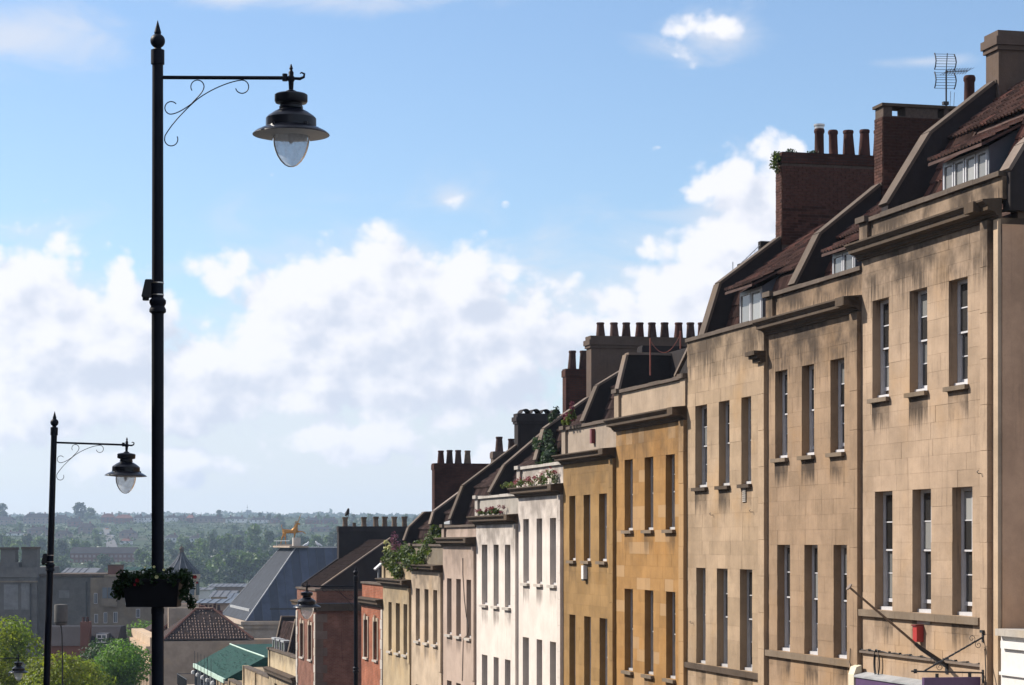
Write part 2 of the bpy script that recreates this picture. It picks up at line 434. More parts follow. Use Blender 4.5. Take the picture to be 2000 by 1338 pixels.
M['gold'] = simple('gilding', (.42, .19, .03), .40, .6, .25, 1.2)
M['gold_dark'] = simple('worn_gilding', (.25, .14, .05), .5, .4, .25, 1.2)
M['council_brick'] = brickmat('council_brick', (.16, .075, .055), (.19, .09, .065), (.16, .13, .11))
M['portland'] = stone('pale_ashlar', (.42, .34, .27), amount=.3)
M['cream_wall'] = stone('cream_render', (.42, .315, .235), amount=.12, grain=.6)
M['cream_stone'] = stone('cream_pilaster_stone', (.50, .375, .265), amount=.25)
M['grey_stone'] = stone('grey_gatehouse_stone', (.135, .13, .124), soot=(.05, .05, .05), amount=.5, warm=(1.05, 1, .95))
M['buff_stone'] = stone('buff_wall_stone', (.20, .165, .125), amount=.3)
M['panel'] = simple('lead_panel', (.036, .047, .076), .65, .0, .3, .6, .1, .4, objrand=.38)
M['tile_dark'] = simple('dark_hip_tiles', (.038, .024, .021), .9, 0, .35, 3)
M['tile_pale'] = simple('pale_tile_rolls', (.17, .12, .10), .9, 0, .35, 3)  # paler tone than the hip tiles these broken rows run over
M['dim_quoin'] = stone('shaded_quoin_stone', (.17, .125, .10), amount=.4)  # darker copy of the quoin stone; shade of the flank put into its colour
M['net'] = simple('green_netting', (.006, .043, .033), .8, 0, .35, 2.2, .5, .3)
M['net_edge'] = simple('pale_green_edging', (.42, .55, .46), .6, 0, .15, 2)
M['slate'] = simple('grey_slate', (.09, .095, .11), .6, 0, .25, 2, .3)
M['slate_house'] = simple('dark_house_roof', (.022, .019, .023), .8, 0, .3, .3, objrand=.3)
M['roof_red'] = simple('red_house_roof', (.17, .07, .052), .85, 0, .3, .3, objrand=.3)
M['house_white'] = simple('white_house_render', (.68, .68, .66), .85, 0, .08, .4, objrand=.12)
M['house_buff'] = simple('buff_house_wall', (.26, .20, .175), .85, 0, .15, .4, objrand=.2)
M['house_brick'] = simple('brick_house_wall', (.17, .075, .058), .85, 0, .15, .4, objrand=.2)
M['far_glass'] = glassmat('far_window_glass', (.05, .06, .07), .1)
M['bark'] = simple('bark', (.06, .045, .035), .95, 0, .3, 6, .5, .2)
M['leaf_lime'] = leafmat('lime_yellow_leaves', (.115, .175, .018), (.20, .22, .024), .45, cl=.45)
M['leaf_green'] = leafmat('mid_green_leaves', (.055, .13, .02), (.10, .18, .026), .42, cl=.45)
M['leaf_dark'] = leafmat('dark_green_leaves', (.025, .06, .018), (.05, .10, .026), .33, cl=.6)
M['leaf_far'] = leafmat('hillside_leaves', (.052, .10, .02), (.105, .165, .028), .32, cl=.25)
M['leaf_far2'] = leafmat('hillside_dark_leaves', (.026, .052, .018), (.045, .078, .022), .22, cl=.25)
M['leaf_basket'] = leafmat('basket_leaves', (.014, .035, .012), (.03, .06, .016), .3, cl=8)
M['leaf_shrub'] = leafmat('shrub_leaves', (.045, .08, .02), (.105, .13, .034), .36, cl=3)
M['leaf_grey'] = leafmat('buddleia_leaves', (.025, .05, .03), (.05, .08, .045), .3, cl=3)
M['petal_pink'] = leafmat('pink_petals', (.28, .07, .11), (.17, .04, .07), .3, cl=6)
M['petal_mag'] = leafmat('magenta_petals', (.26, .08, .18), (.16, .06, .12), .3, cl=6)
M['petal_red'] = leafmat('red_petals', (.22, .008, .016), (.16, .006, .014), .25, cl=6)
M['petal_cream'] = leafmat('cream_petals', (.75, .70, .42), (.65, .60, .30), .25, cl=6)
M['bird'] = simple('dark_feathers', (.02, .02, .023), .6)
M['gull'] = simple('white_feathers', (.78, .78, .78), .7)
M['asphalt'] = simple('asphalt', (.05, .05, .052), .9, 0, .2, 2, .3)
M['paving'] = simple('paving_slabs', (.22, .20, .18), .9, 0, .2, 1.5, .3)
M['kerb'] = simple('kerb_stone', (.28, .26, .24), .85)
M['line'] = simple('road_line_paint', (.75, .74, .70), .7)
M['car_white'] = simple('white_car_paint', (.75, .75, .75), .25)
M['car_orange'] = simple('orange_van_paint', (.65, .26, .06), .3)
M['car_dark'] = simple('dark_car_paint', (.04, .045, .055), .25)
M['rope'] = simple('red_white_chain', (.26, .07, .045), .6)
M['wire_mesh'] = simple('pale_wire_mesh', (.5, .52, .55), .4, .6)
def groundmat():
    m, q, b = newmat('grass_and_scrub')
    t = q.n('ShaderNodeTexCoord').outputs['Object']
    cc = q.mix(q.ramp(q.noise(t, .02, 5, .6), .35, .65), (.018, .032, .012, 1), (.036, .055, .018, 1))
    cc = q.mix(q.ramp(q.noise(t, .006, 3), .55, .7), cc, (.05, .055, .03, 1))
    sep = q.n('ShaderNodeSeparateXYZ'); q.t.links.new(t, sep.inputs[0])
    cc = q.mix(q.ramp(sep.outputs[1], 340, 300), cc, (.10, .095, .09, 1))
    q.put(b.inputs['Base Color'], cc); b.inputs['Roughness'].default_value = .95; b.inputs['Specular IOR Level'].default_value = .1
    return m
M['ground'] = groundmat()

# ------------------------------------------------------------------ ground sheet, road, pavements
def build_ground():
    xs = np.concatenate([np.linspace(-3000, -900, 22)[:-1], np.linspace(-900, 500, 71)[:-1], np.linspace(500, 3000, 24)])
    ys = np.concatenate([np.linspace(-110, 320, 60)[:-1], np.linspace(320, 2700, 110)[:-1], np.linspace(2700, 5300, 44)])
    v = [(float(x), float(y), gz(float(x), float(y))) for y in ys for x in xs]
    n = len(xs)
    f = [(j * n + i, j * n + i + 1, (j + 1) * n + i + 1, (j + 1) * n + i) for j in range(len(ys) - 1) for i in range(n - 1)]
    me = bpy.data.meshes.new('ground'); me.from_pydata(v, [], f)
    tag(obj('ground', me, M['ground'], smooth=True), kind='structure')
    def strip(name, p0, p1, dz, mat, s0=-60, s1=185, thick=0.0):
        mb = MB(); ss = np.linspace(s0, s1, 80)
        for a, b in zip(ss[:-1], ss[1:]):
            q = []
            for s_, p_ in ((a, p0), (a, p1), (b, p1), (b, p0)):
                X, Y, _ = street(s_, p_); q.append((X, Y, gz(0, Y) + dz))
            mb.quad(*q)
            if thick:
                mb.quad(q[3], q[0], (q[0][0], q[0][1], q[0][2] - thick), (q[3][0], q[3][1], q[3][2] - thick))
                mb.quad(q[1], q[2], (q[2][0], q[2][1], q[2][2] - thick), (q[1][0], q[1][1], q[1][2] - thick))
        tag(mb.build(name, mat), kind='structure')
    strip('road', -17.0, -6.6, .03, M['asphalt'])
    strip('pavement', -6.45, 0.2, .15, M['paving'], thick=.2)
    strip('kerb', -6.6, -6.45, .15, M['kerb'], thick=.2)
    strip('pavement_opposite', -23.5, -17.15, .15, M['paving'], thick=.2)
    strip('kerb_opposite', -17.15, -17.0, .15, M['kerb'], thick=.2)
    mb = MB()
    for k in range(36):
        q = []
        for s_, p_ in ((k * 6.6 - 50, -11.86), (k * 6.6 - 50, -11.74), (k * 6.6 - 46, -11.74), (k * 6.6 - 46, -11.86)):
            X, Y, _ = street(s_, p_); q.append((X, Y, gz(0, Y) + .036))
        mb.quad(*q)
    tag(mb.build('road_markings', M['line']), kind='structure')
build_ground()

# ------------------------------------------------------------------ foliage meshes
def leaf_mesh(name, blobs, n, size, seed, jitter=.35, up=.3, shell=.55, flat=1.0):
    """many separate leaf faces spread through a crown of ellipsoids (cx,cy,cz,rx,ry,rz)"""
    rg = np.random.default_rng(seed)
    vol = np.array([b[3] * b[4] * b[5] for b in blobs]) ** (2 / 3); idx = rg.choice(len(blobs), n, p=vol / vol.sum())
    B = np.array(blobs)[idx]
    d = rg.normal(size=(n, 3)); d /= np.linalg.norm(d, axis=1)[:, None]
    r = shell + (1 - shell) * rg.random(n) ** .5 + rg.normal(size=n) * .06
    c = B[:, :3] + d * r[:, None] * B[:, 3:]
    nr = d + rg.normal(size=(n, 3)) * jitter * 2 + np.array([0, 0, up]); nr /= np.linalg.norm(nr, axis=1)[:, None]
    a = np.cross(nr, rg.normal(size=(n, 3))); a /= np.linalg.norm(a, axis=1)[:, None]; b = np.cross(nr, a)
    s = size * (.6 + .8 * rg.random(n))[:, None]
    bend = nr * s * .18
    vs = np.stack([c - a * s - bend, c - b * s * .62 * flat, c + a * s - bend, c + b * s * .62 * flat], 1).reshape(-1, 3)
    fs = np.arange(n * 4).reshape(n, 4)
    me = bpy.data.meshes.new(name); me.from_pydata(vs.tolist(), [], fs.tolist()); me.update()
    return me

def crown_blobs(seed, r, h, k=9, base=.25):
    """uneven clumps filling a crown of radius r between base*h and h"""
    rg = random.Random(seed); out = []
    for i in range(k):
        t = (i + .5) / k; z = h * (base + (1 - base) * t * .86)
        rr = r * (sin(pi * min(1, .18 + .80 * t)) ** .7)
        for j in range(3):
            a = rg.random() * 2 * pi; q = rr * (.30 + .35 * rg.random()); e = r * (.30 + .22 * rg.random())
            out.append((q * cos(a), q * sin(a), z + rg.uniform(-.05, .05) * h, e, e, e * .8))
    return out

def trunk_mb(h, r, seed, limbs=5, top=.75):
    rg = random.Random(seed); mb = MB()
    pts = [(rg.uniform(-.02, .02) * h * i / 5, rg.uniform(-.02, .02) * h * i / 5, h * top * i / 5) for i in range(6)]
    mb.tube(pts, [r * (1 - .14 * i) for i in range(6)], 8)
    for k in range(limbs):
        i = rg.randint(1, 4); p = Vector(pts[i]); a = rg.random() * 2 * pi; L = h * rg.uniform(.13, .22)
        q = p + Vector((cos(a), sin(a), .9)) * L * .5; e = p + Vector((cos(a) * 1.2, sin(a) * 1.2, 1.9)) * L * .5
        mb.tube([p, q, e], [r * .45, r * .28, r * .1], 6)
    return mb

# ------------------------------------------------------------------ windows, pots, tiles
def bevel_block(mb, x0, x1, z0, z1, y0, y1, c=.008):
    """a stone facing the street: proud face with chamfered edges; y1 is the hidden back"""
    mb.add([(x0, y1, z0), (x1, y1, z0), (x1, y1, z1), (x0, y1, z1),
            (x0, y0 + c, z0), (x1, y0 + c, z0), (x1, y0 + c, z1), (x0, y0 + c, z1),
            (x0 + c, y0, z0 + c), (x1 - c, y0, z0 + c), (x1 - c, y0, z1 - c), (x0 + c, y0, z1 - c)],
           [(8, 9, 10, 11), (4, 5, 9, 8), (5, 6, 10, 9), (6, 7, 11, 10), (7, 4, 8, 11),
            (0, 1, 5, 4), (1, 2, 6, 5), (2, 3, 7, 6), (3, 0, 4, 7)])

def window(parent, x0, x1, z0, z1, y=.21, cols=2, rows=2, sill=True, sillmat=None, paint=None, open_=0.0, pale=0.0, sub=True, proud=.10):
    paint = paint or M['white_paint']
    fr = MB(); fw = .034
    fr.box(x0, x0 + fw, y, y + .11, z0, z1); fr.box(x1 - fw, x1, y, y + .11, z0, z1)
    fr.box(x0 + fw, x1 - fw, y, y + .11, z1 - fw, z1); fr.box(x0, x1, y - .075, y + .11, z0 - .004, z0 + .07)
    wdw = fr.build('window', paint, parent)
    a0, a1, b0, b1 = x0 + fw, x1 - fw, z0 + .07, z1 - fw; mid = (b0 + b1) / 2
    def sash(nm, c0, c1, yy):
        s = MB(); t = .036
        s.box(a0, a0 + t, yy, yy + .035, c0, c1); s.box(a1 - t, a1, yy, yy + .035, c0, c1)
        s.box(a0 + t, a1 - t, yy - (.012 if nm == 'upper_sash' else 0), yy + .035, c0, c0 + (t if nm == 'upper_sash' else .075))
        s.box(a0 + t, a1 - t, yy, yy + .035, c1 - t, c1)
        i0, i1, j0, j1 = a0 + t, a1 - t, c0 + (t if nm == 'upper_sash' else .075), c1 - t
        for k in range(1, cols): xx = i0 + (i1 - i0) * k / cols; s.box(xx - .012, xx + .012, yy + .003, yy + .03, j0, j1)
        for k in range(1, rows): zz = j0 + (j1 - j0) * k / rows; s.box(i0, i1, yy + .001, yy + .031, zz - .012, zz + .012)
        s.build(nm, paint, wdw)
        for k in range(cols):
            for l in range(rows):
                p = MB(); p.box(i0 + (i1 - i0) * k / cols + .0125, i0 + (i1 - i0) * (k + 1) / cols - .0125, yy + .014, yy + .022,
                                j0 + (j1 - j0) * l / rows + .0125, j0 + (j1 - j0) * (l + 1) / rows - .0125)
                p.build('pane', M['pane_pale'] if random.random() < pale else M['pane'], wdw)
    sash('upper_sash', mid - .02, b1, y + .02); sash('lower_sash', b0 + open_, mid + .02 + open_ * .6, y + .06)
    bk = MB(); bk.box(x0, x1, y + .13, y + .15, z0, z1); bk.build('dark_back', M['pane'], wdw)  # dark sheet behind the sashes stands for the unlit room
    if sill:
        s = MB(); s.box(x0 - .07, x1 + .07, -proud, y - .08, z0 - .095, z0 - .006); s.build('sill', sillmat or M['sill'], wdw)
    return wdw

def pot(parent, x, y, z, h=.55, r=.16, mat=None, kind=0):
    k = r / .16; mb = MB()
    if kind == 0:    # tapered tall boy, wider foot
        pr = [(.185, 0), (.175, .1 * h), (.15, .55 * h), (.135, .86 * h), (.15, .88 * h), (.155, .96 * h), (.14, h), (.10, h), (.10, .7 * h)]
    elif kind == 1:  # roll-top, straight
        pr = [(.17, 0), (.15, .06 * h), (.14, .8 * h), (.165, .86 * h), (.165, .94 * h), (.14, h), (.10, h), (.10, .7 * h)]
    else:            # flared crown
        pr = [(.16, 0), (.15, .05 * h), (.13, .4 * h), (.135, .75 * h), (.17, .93 * h), (.172, h), (.13, h), (.11, .75 * h)]
    mb.lathe([(a * k, b) for a, b in pr], 16, (x, y, z)); tx, ty = random.gauss(0, .018), random.gauss(0, .018)
    mb.v = [(a + tx * (d - z), b + ty * (d - z), d) for a, b, d in mb.v]
    return mb.build('chimney_pot', mat or M['pot_dark'], parent, True)

_tile = None
def tile_mesh(w=.30, L=.40):
    """double-roll clay tile, lying in its own plane: x across, y up the slope, z out"""
    mb = MB(); prof = []
    for i in range(9):
        t = i / 8; x = (t - .5) * w
        b = .045 * max(0, cos((t - .13) * 2 * pi / .5)) ** 1 if t < .26 else (.045 * max(0, cos((t - .63) * 2 * pi / .5)) if .5 < t < .76 else 0)
        prof.append((x, b))
    n = len(prof)
    vs = [(x, 0, b + .040) for x, b in prof] + [(x, L, b) for x, b in prof] + [(x, 0, b + .002) for x, b in prof]
    fs = [(i, i + 1, i + n + 1, i + n) for i in range(n - 1)] + [(i + 2 * n, i + 2 * n + 1, i + 1, i) for i in range(n - 1)]
    mb.add(vs, fs); return mb

def tile_slope(parent, mats, x0, x1, a, b, w=.30, gauge=.34, skip=None):
    """tiles as parts over the slope from a=(y,z) eaves to b=(y,z) top; sharing one mesh"""
    global _tile
    if _tile is None:
        t = tile_mesh(); _tile = []
        for mt in (M['tile'], M['tile_red']):
            me = bpy.data.meshes.new('tile'); me.from_pydata(t.v, [], t.f); me.materials.append(mt); _tile.append(me)
    dy, dz = b[0] - a[0], b[1] - a[1]; L = sqrt(dy * dy + dz * dz); ang = atan2(dz, dy)
    nr = int(L / gauge); nc = int((x1 - x0) / w); k = 0
    for r in range(nr):
        for c in range(nc):
            x = x0 + (c + .5) * (x1 - x0) / nc; t = (r * gauge) / L
            if skip and skip(x, a[0] + dy * t, a[1] + dz * t): continue
            o = obj('tile', _tile[0 if random.random() < mats else 1], None, parent); k += 1
            o.location = (x, a[0] + dy * t, a[1] + dz * t + random.uniform(-.004, .006))
            o.rotation_euler = (ang + random.uniform(-.012, .012), random.uniform(-.02, .02), random.uniform(-.012, .012))
            o.scale = ((x1 - x0) / nc / .30, 1, 1)
    return k

def tile_sheet(x0, x1, a, b, w=.30, gauge=.34):
    """rows of rolled tiles as one stepped sheet for roofs farther down the hill"""
    mb = MB(); dy, dz = b[0] - a[0], b[1] - a[1]; L = sqrt(dy * dy + dz * dz); nr = max(1, int(L / gauge)); nc = max(1, int((x1 - x0) / w))
    ux, uz = dy / L, dz / L; nx, nz = -uz, ux
    for r in range(nr):
        for c in range(nc):
            pr = [(0, 0), (.12, .05), (.3, .0), (.55, 0), (.66, .05), (.8, 0), (1, 0)]
            X = [x0 + (c + p) * (x1 - x0) / nc for p, h in pr]; h = [q for p, q in pr]; n = len(pr)
            def pt(i, l, o): return (X[i], a[0] + ux * l + nx * o, a[1] + uz * l + nz * o)
            mb.add([pt(i, r * L / nr, h[i] + .045) for i in range(n)] + [pt(i, (r + 1.04) * L / nr, h[i]) for i in range(n)] + [pt(i, r * L / nr, h[i] - .02) for i in range(n)],
                   [(i, i + 1, i + n + 1, i + n) for i in range(n - 1)] + [(i + 2 * n, i + 2 * n + 1, i + 1, i) for i in range(n - 1)])
    return mb

# ------------------------------------------------------------------ terraced house
def wall_mesh(ops, Wd, z0, z1, yf, dep, depth=9.0):
    """front wall with real openings; body behind"""
    xs = sorted({0.0, Wd} | {o[0] for o in ops} | {o[1] for o in ops}); zs = sorted({z0, z1} | {o[2] for o in ops} | {o[3] for o in ops})
    mb = MB()
    for i in range(len(xs) - 1):
        for j in range(len(zs) - 1):
            cx, cz = (xs[i] + xs[i + 1]) / 2, (zs[j] + zs[j + 1]) / 2
            if any(o[0] < cx < o[1] and o[2] < cz < o[3] for o in ops): continue
            mb.quad((xs[i], yf, zs[j]), (xs[i + 1], yf, zs[j]), (xs[i + 1], yf, zs[j + 1]), (xs[i], yf, zs[j + 1]))
    for a, b, c, d in ops:
        y = dep
        mb.quad((a, yf, c), (a, yf, d), (a, y, d), (a, y, c)); mb.quad((b, yf, d), (b, yf, c), (b, y, c), (b, y, d))
        mb.quad((a, yf, d), (b, yf, d), (b, y, d), (a, y, d)); mb.quad((a, yf, c), (a, y, c), (b, y, c), (b, yf, c))
        mb.quad((a, y, c), (a, y, d), (b, y, d), (b, y, c))
    mb.quad((Wd, yf, z0), (Wd, depth, z0), (Wd, depth, z1), (Wd, yf, z1)); mb.quad((0, depth, z0), (0, yf, z0), (0, yf, z1), (0, depth, z1))
    mb.quad((Wd, depth, z0), (0, depth, z0), (0, depth, z1), (Wd, depth, z1)); mb.quad((0, yf, z1), (Wd, yf, z1), (Wd, depth, z1), (0, depth, z1))
    return mb

def stones(parent, mat, ops, x0, x1, z0, z1, breaks, course=.36, lo=.45, hi=.95, back=.035, seed=0):
    rg = random.Random(seed); zs = sorted({z0, z1} | {b for b in breaks if z0 + .05 < b < z1 - .05}); k = 0
    rest = MB()
    for a, b in zip(zs[:-1], zs[1:]):
        n = max(1, round((b - a) / course))
        for r in range(n):
            c0, c1 = a + (b - a) * r / n, a + (b - a) * (r + 1) / n; cm = (c0 + c1) / 2
            seg = [(x0, x1)]
            for o in ops:
                if o[2] < cm < o[3]:
                    seg = [s for q in seg for s in ((q[0], min(q[1], o[0])), (max(q[0], o[1]), q[1])) if s[1] - s[0] > .03]
            for s0, s1 in seg:
                m = max(1, round((s1 - s0) / rg.uniform(lo + .12, hi - .1))); cuts = [s0]
                for i in range(1, m): cuts.append(s0 + (s1 - s0) * (i + rg.uniform(-.28, .28)) / m)
                cuts.append(s1)
                for q0, q1 in zip(cuts[:-1], cuts[1:]):
                    g_ = .0009; mb = MB() if k < 296 else rest
                    bevel_block(mb, q0 + g_, q1 - g_, c0 + g_, c1 - g_, rg.uniform(-.004, .003), back + .02, .0015)
                    if k < 296: mb.build('stone', mat, parent)
                    k += 1
    if rest.v: tag(rest.build('stone', mat, parent), kind='stuff')
    return k

def bricks(parent, faces, limit=290):
    """brick parts over vertical faces: each face = (origin, along, outward, length, height)"""
    k = 0; rest = MB()
    for (ox, oy, oz), (ax, ay), (nx, ny), L, H in faces:
        nr = int(H / .076); n = max(1, int(L / .225))
        for r in range(nr):
            z0 = oz + r * .076; off = .5 if r % 2 else 0; cuts = [0.0] + [(i + off) * L / n for i in range(0 if off else 1, n)] + [L]
            for q0, q1 in zip(cuts[:-1], cuts[1:]):
                if q1 - q0 < .02: continue
                mb = MB() if k < limit else rest; o = .02 + random.uniform(-.003, .004)
                P = lambda t, u, z: (ox + ax * t + nx * u, oy + ay * t + ny * u, z)
                a, b, c, d = q0 + .005, q1 - .005, z0 + .005, z0 + .071
                mb.add([P(a, 0, c), P(b, 0, c), P(b, 0, d), P(a, 0, d), P(a, o, c), P(b, o, c), P(b, o, d), P(a, o, d)],
                       [(4, 5, 6, 7), (0, 1, 5, 4), (1, 2, 6, 5), (2, 3, 7, 6), (3, 0, 4, 7)])
                if k < limit: mb.build('brick', M['brick'], parent)
                k += 1
    if rest.v: tag(rest.build('brick', M['brick'], parent), kind='stuff')

CORN = [(0.02, 0), (-.05, 0), (-.05, .10), (-.10, .15), (-.10, .26), (-.13, .27), (-.13, .33), (-.25, .42), (-.27, .42), (-.27, .66), (-.295, .67), (-.295, .72), (-.36, .88), (-.37, .88), (-.37, .99), (.02, 1.10)]
class House:
    def __init__(h, label, uL, uR, group='stepped terrace of houses down the hill', nm='terraced_house', deep=9.0):
        h.sL, h.sR = fac(uL), fac(uR); h.W = h.sL - h.sR; h.deep = deep
        b = street(h.sL, 0); h.g = gz(0, b[1]) - .35
        h.root = thing(nm, label, 'house', (b[0], b[1], h.g), ROT, group)
    def X(h, u, p=None):
        return h.sL - (fac(u) if p is None else at_p(u, p)[0])
    def Z(h, v, u): return (HY - v) / F * (fac(u) / _n) - h.g
    def z(h, zz): return zz - h.g
    def PW(h, u, v, right=False):               # pixel on the party wall plane -> (y, z) local
        p, Y = at_s(u, h.sR if right else h.sL); return p, (HY - v) / F * Y - h.g
    def P(h, u, v, p):                          # pixel on a plane p behind the facade -> x, z
        s, Y = at_p(u, p); return h.sL - s, (HY - v) / F * Y - h.g
    def local(h, x, y, z):                      # local -> world
        X, Y, _ = street(h.sL - x, y); return (X, Y, z + h.g)

def cornice(h, z0, z1, mat, x0=-.10, x1=None, scale=1.0):
    mb = MB(); k = z1 - z0; mb.prism_x([(y * scale, z0 + z * k) for y, z in CORN], x0, h.W if x1 is None else x1)
    return mb.build('cornice', mat, h.root)

def parapet(h, z0, z1, mat, cmat, pier=True, seg=1.2, cop=.10, proud=.05):
    p = MB(); p.box(0, h.W, .03, .33, z0, z1 - cop); o = p.build('parapet', mat, h.root)
    n = max(2, round(h.W / seg))
    for i in range(n):
        c = MB(); c.box(h.W * i / n + .004, h.W * (i + 1) / n - .004, -proud, .38, z1 - cop + random.uniform(0, .006), z1 + random.uniform(-.012, .008)); c.build('coping_stone', cmat, o)
    if pier:
        for x0, x1 in ((-.02, .42), (h.W - .46, h.W - .02))[:2 if pier == 2 else 1]:
            q = MB(); q.box(x0, x1, -.05, .03, z0, z1 - cop); q.build('pier', mat, o); q = MB(); q.box(x0 - .05, x1 + .02, -.13, .36, z1 - cop + .012, z1 + .035); q.build('pier_cap', cmat, o)
    return o

def party_wall(h, pts, zb, cmat, wmat, right=False, th=.36, end=None, cope=True):
    """pts in pixels along the sloping top, plane of the left boundary"""
    top = [h.PW(u, v, right) for u, v in pts]; x = h.W if right else 0.0
    (ya, za), (yb, zb2) = top[-2], top[-1]
    last = end if end else (yb + 3.0, zb2 + max(0, (zb2 - za) / max(.05, yb - ya)) * .6)
    top = top + [last]
    mb = MB(); mb.prism_x([(top[0][0], zb)] + [(top[-1][0], zb)] + top[::-1], x - th / 2, x + th / 2)
    o = mb.build('party_wall', wmat, h.root)
    if cope:
        for (y0, z0), (y1, z1) in zip(top[:-1], top[1:]):
            L = sqrt((y1 - y0) ** 2 + (z1 - z0) ** 2)
            if L < .05: continue
            ny, nz = -(z1 - z0) / L, (y1 - y0) / L; t = .07
            c = MB(); c.prism_x([(y0, z0), (y1, z1), (y1 + ny * t, z1 + nz * t), (y0 + ny * t, z0 + nz * t)], x - th / 2 - .05, x + th / 2 + .05)
            c.build('coping', cmat, o)
    return top

def chimney(h, u, vt, vb, length, th, mat, pots=(), right=False, cap='slab', capv=None, potmat=None, brickit=False, name='chimney', kinds=None):
    """stack on the party wall, street end at pixel u; pots = [(u, vtop, width_px)]"""
    y0, zt = h.PW(u, vt, right); zb = h.PW(u, vb, right)[1] - .4; x = h.W if right else 0.0; y1 = y0 + length
    x0, x1 = x - th / 2, x + th / 2
    mb = MB()
    if cap == 'openslab':
        mb.box(x0, x1, y0, y1, zb, zt - .30)
        for t, t2 in ((0, .07), (.17, .42), (.47, .51), (.57, .80), (.85, 1)): mb.box(x0 + .004, x1 - .004, y0 + length * t + .004, y0 + length * t2 - .004, zb + .1, zt - .07)
        st = mb.build(name, M['mortar'] if brickit else mat, h.root)
        c = MB(); c.box(x0 - .05, x1 + .05, y0 - .05, y1 + .05, zt - .07, zt); c.build('capping_slab', M['ledge'], st); ph = zt; bt = zt - .30
    elif cap == 'moulded':
        mb.box(x0, x1, y0, y1, zb, zt - .42); st = mb.build(name, mat, h.root)
        c = MB(); c.box(x0 - .05, x1 + .05, y0 - .05, y1 + .05, zt - .42, zt - .32); c.box(x0 - .09, x1 + .09, y0 - .09, y1 + .09, zt - .319, zt - .14)
        c.box(x0 - .03, x1 + .03, y0 - .03, y1 + .03, zt - .139, zt); c.build('chimney_cap', mat, st); ph = zt; bt = zt - .42
    else:
        mb.box(x0, x1, y0, y1, zb, zt - .30); st = mb.build(name, M['mortar'] if brickit else mat, h.root)
        c = MB(); c.box(x0 - .035, x1 + .035, y0 - .035, y1 + .035, zt - .299, zt - .05); c.box(x0 - .01, x1 + .01, y0 - .01, y1 + .01, zt - .049, zt); c.build('chimney_cap', mat, st); ph = zt; bt = zt - .30
    if brickit:
        zs = max(zb, h.PW(u, vb, right)[1] - .25)
        bricks(st, [((x0, y1, zs), (0, -1), (-1, 0), .01, 0), ((x0, y0, zs), (1, 0), (0, -1), th, bt - zs), ((x1, y0, zs), (0, 1), (1, 0), length, bt - zs)])
    for i, (pu, pv, pw) in enumerate(pots):
        py, pz = h.PW(pu, pv, right); Y = at_s(pu, h.sR if right else h.sL)[1]
        kd = kinds[i] if kinds else 0
        pot(st, x, py, ph, max(.15, pz - ph), pw / F * Y / 2 / 1.1, (potmat or M['pot_dark']) if not isinstance(potmat, (list, tuple)) else potmat[i], kd)
    return st, (x, y0, y1, zt)

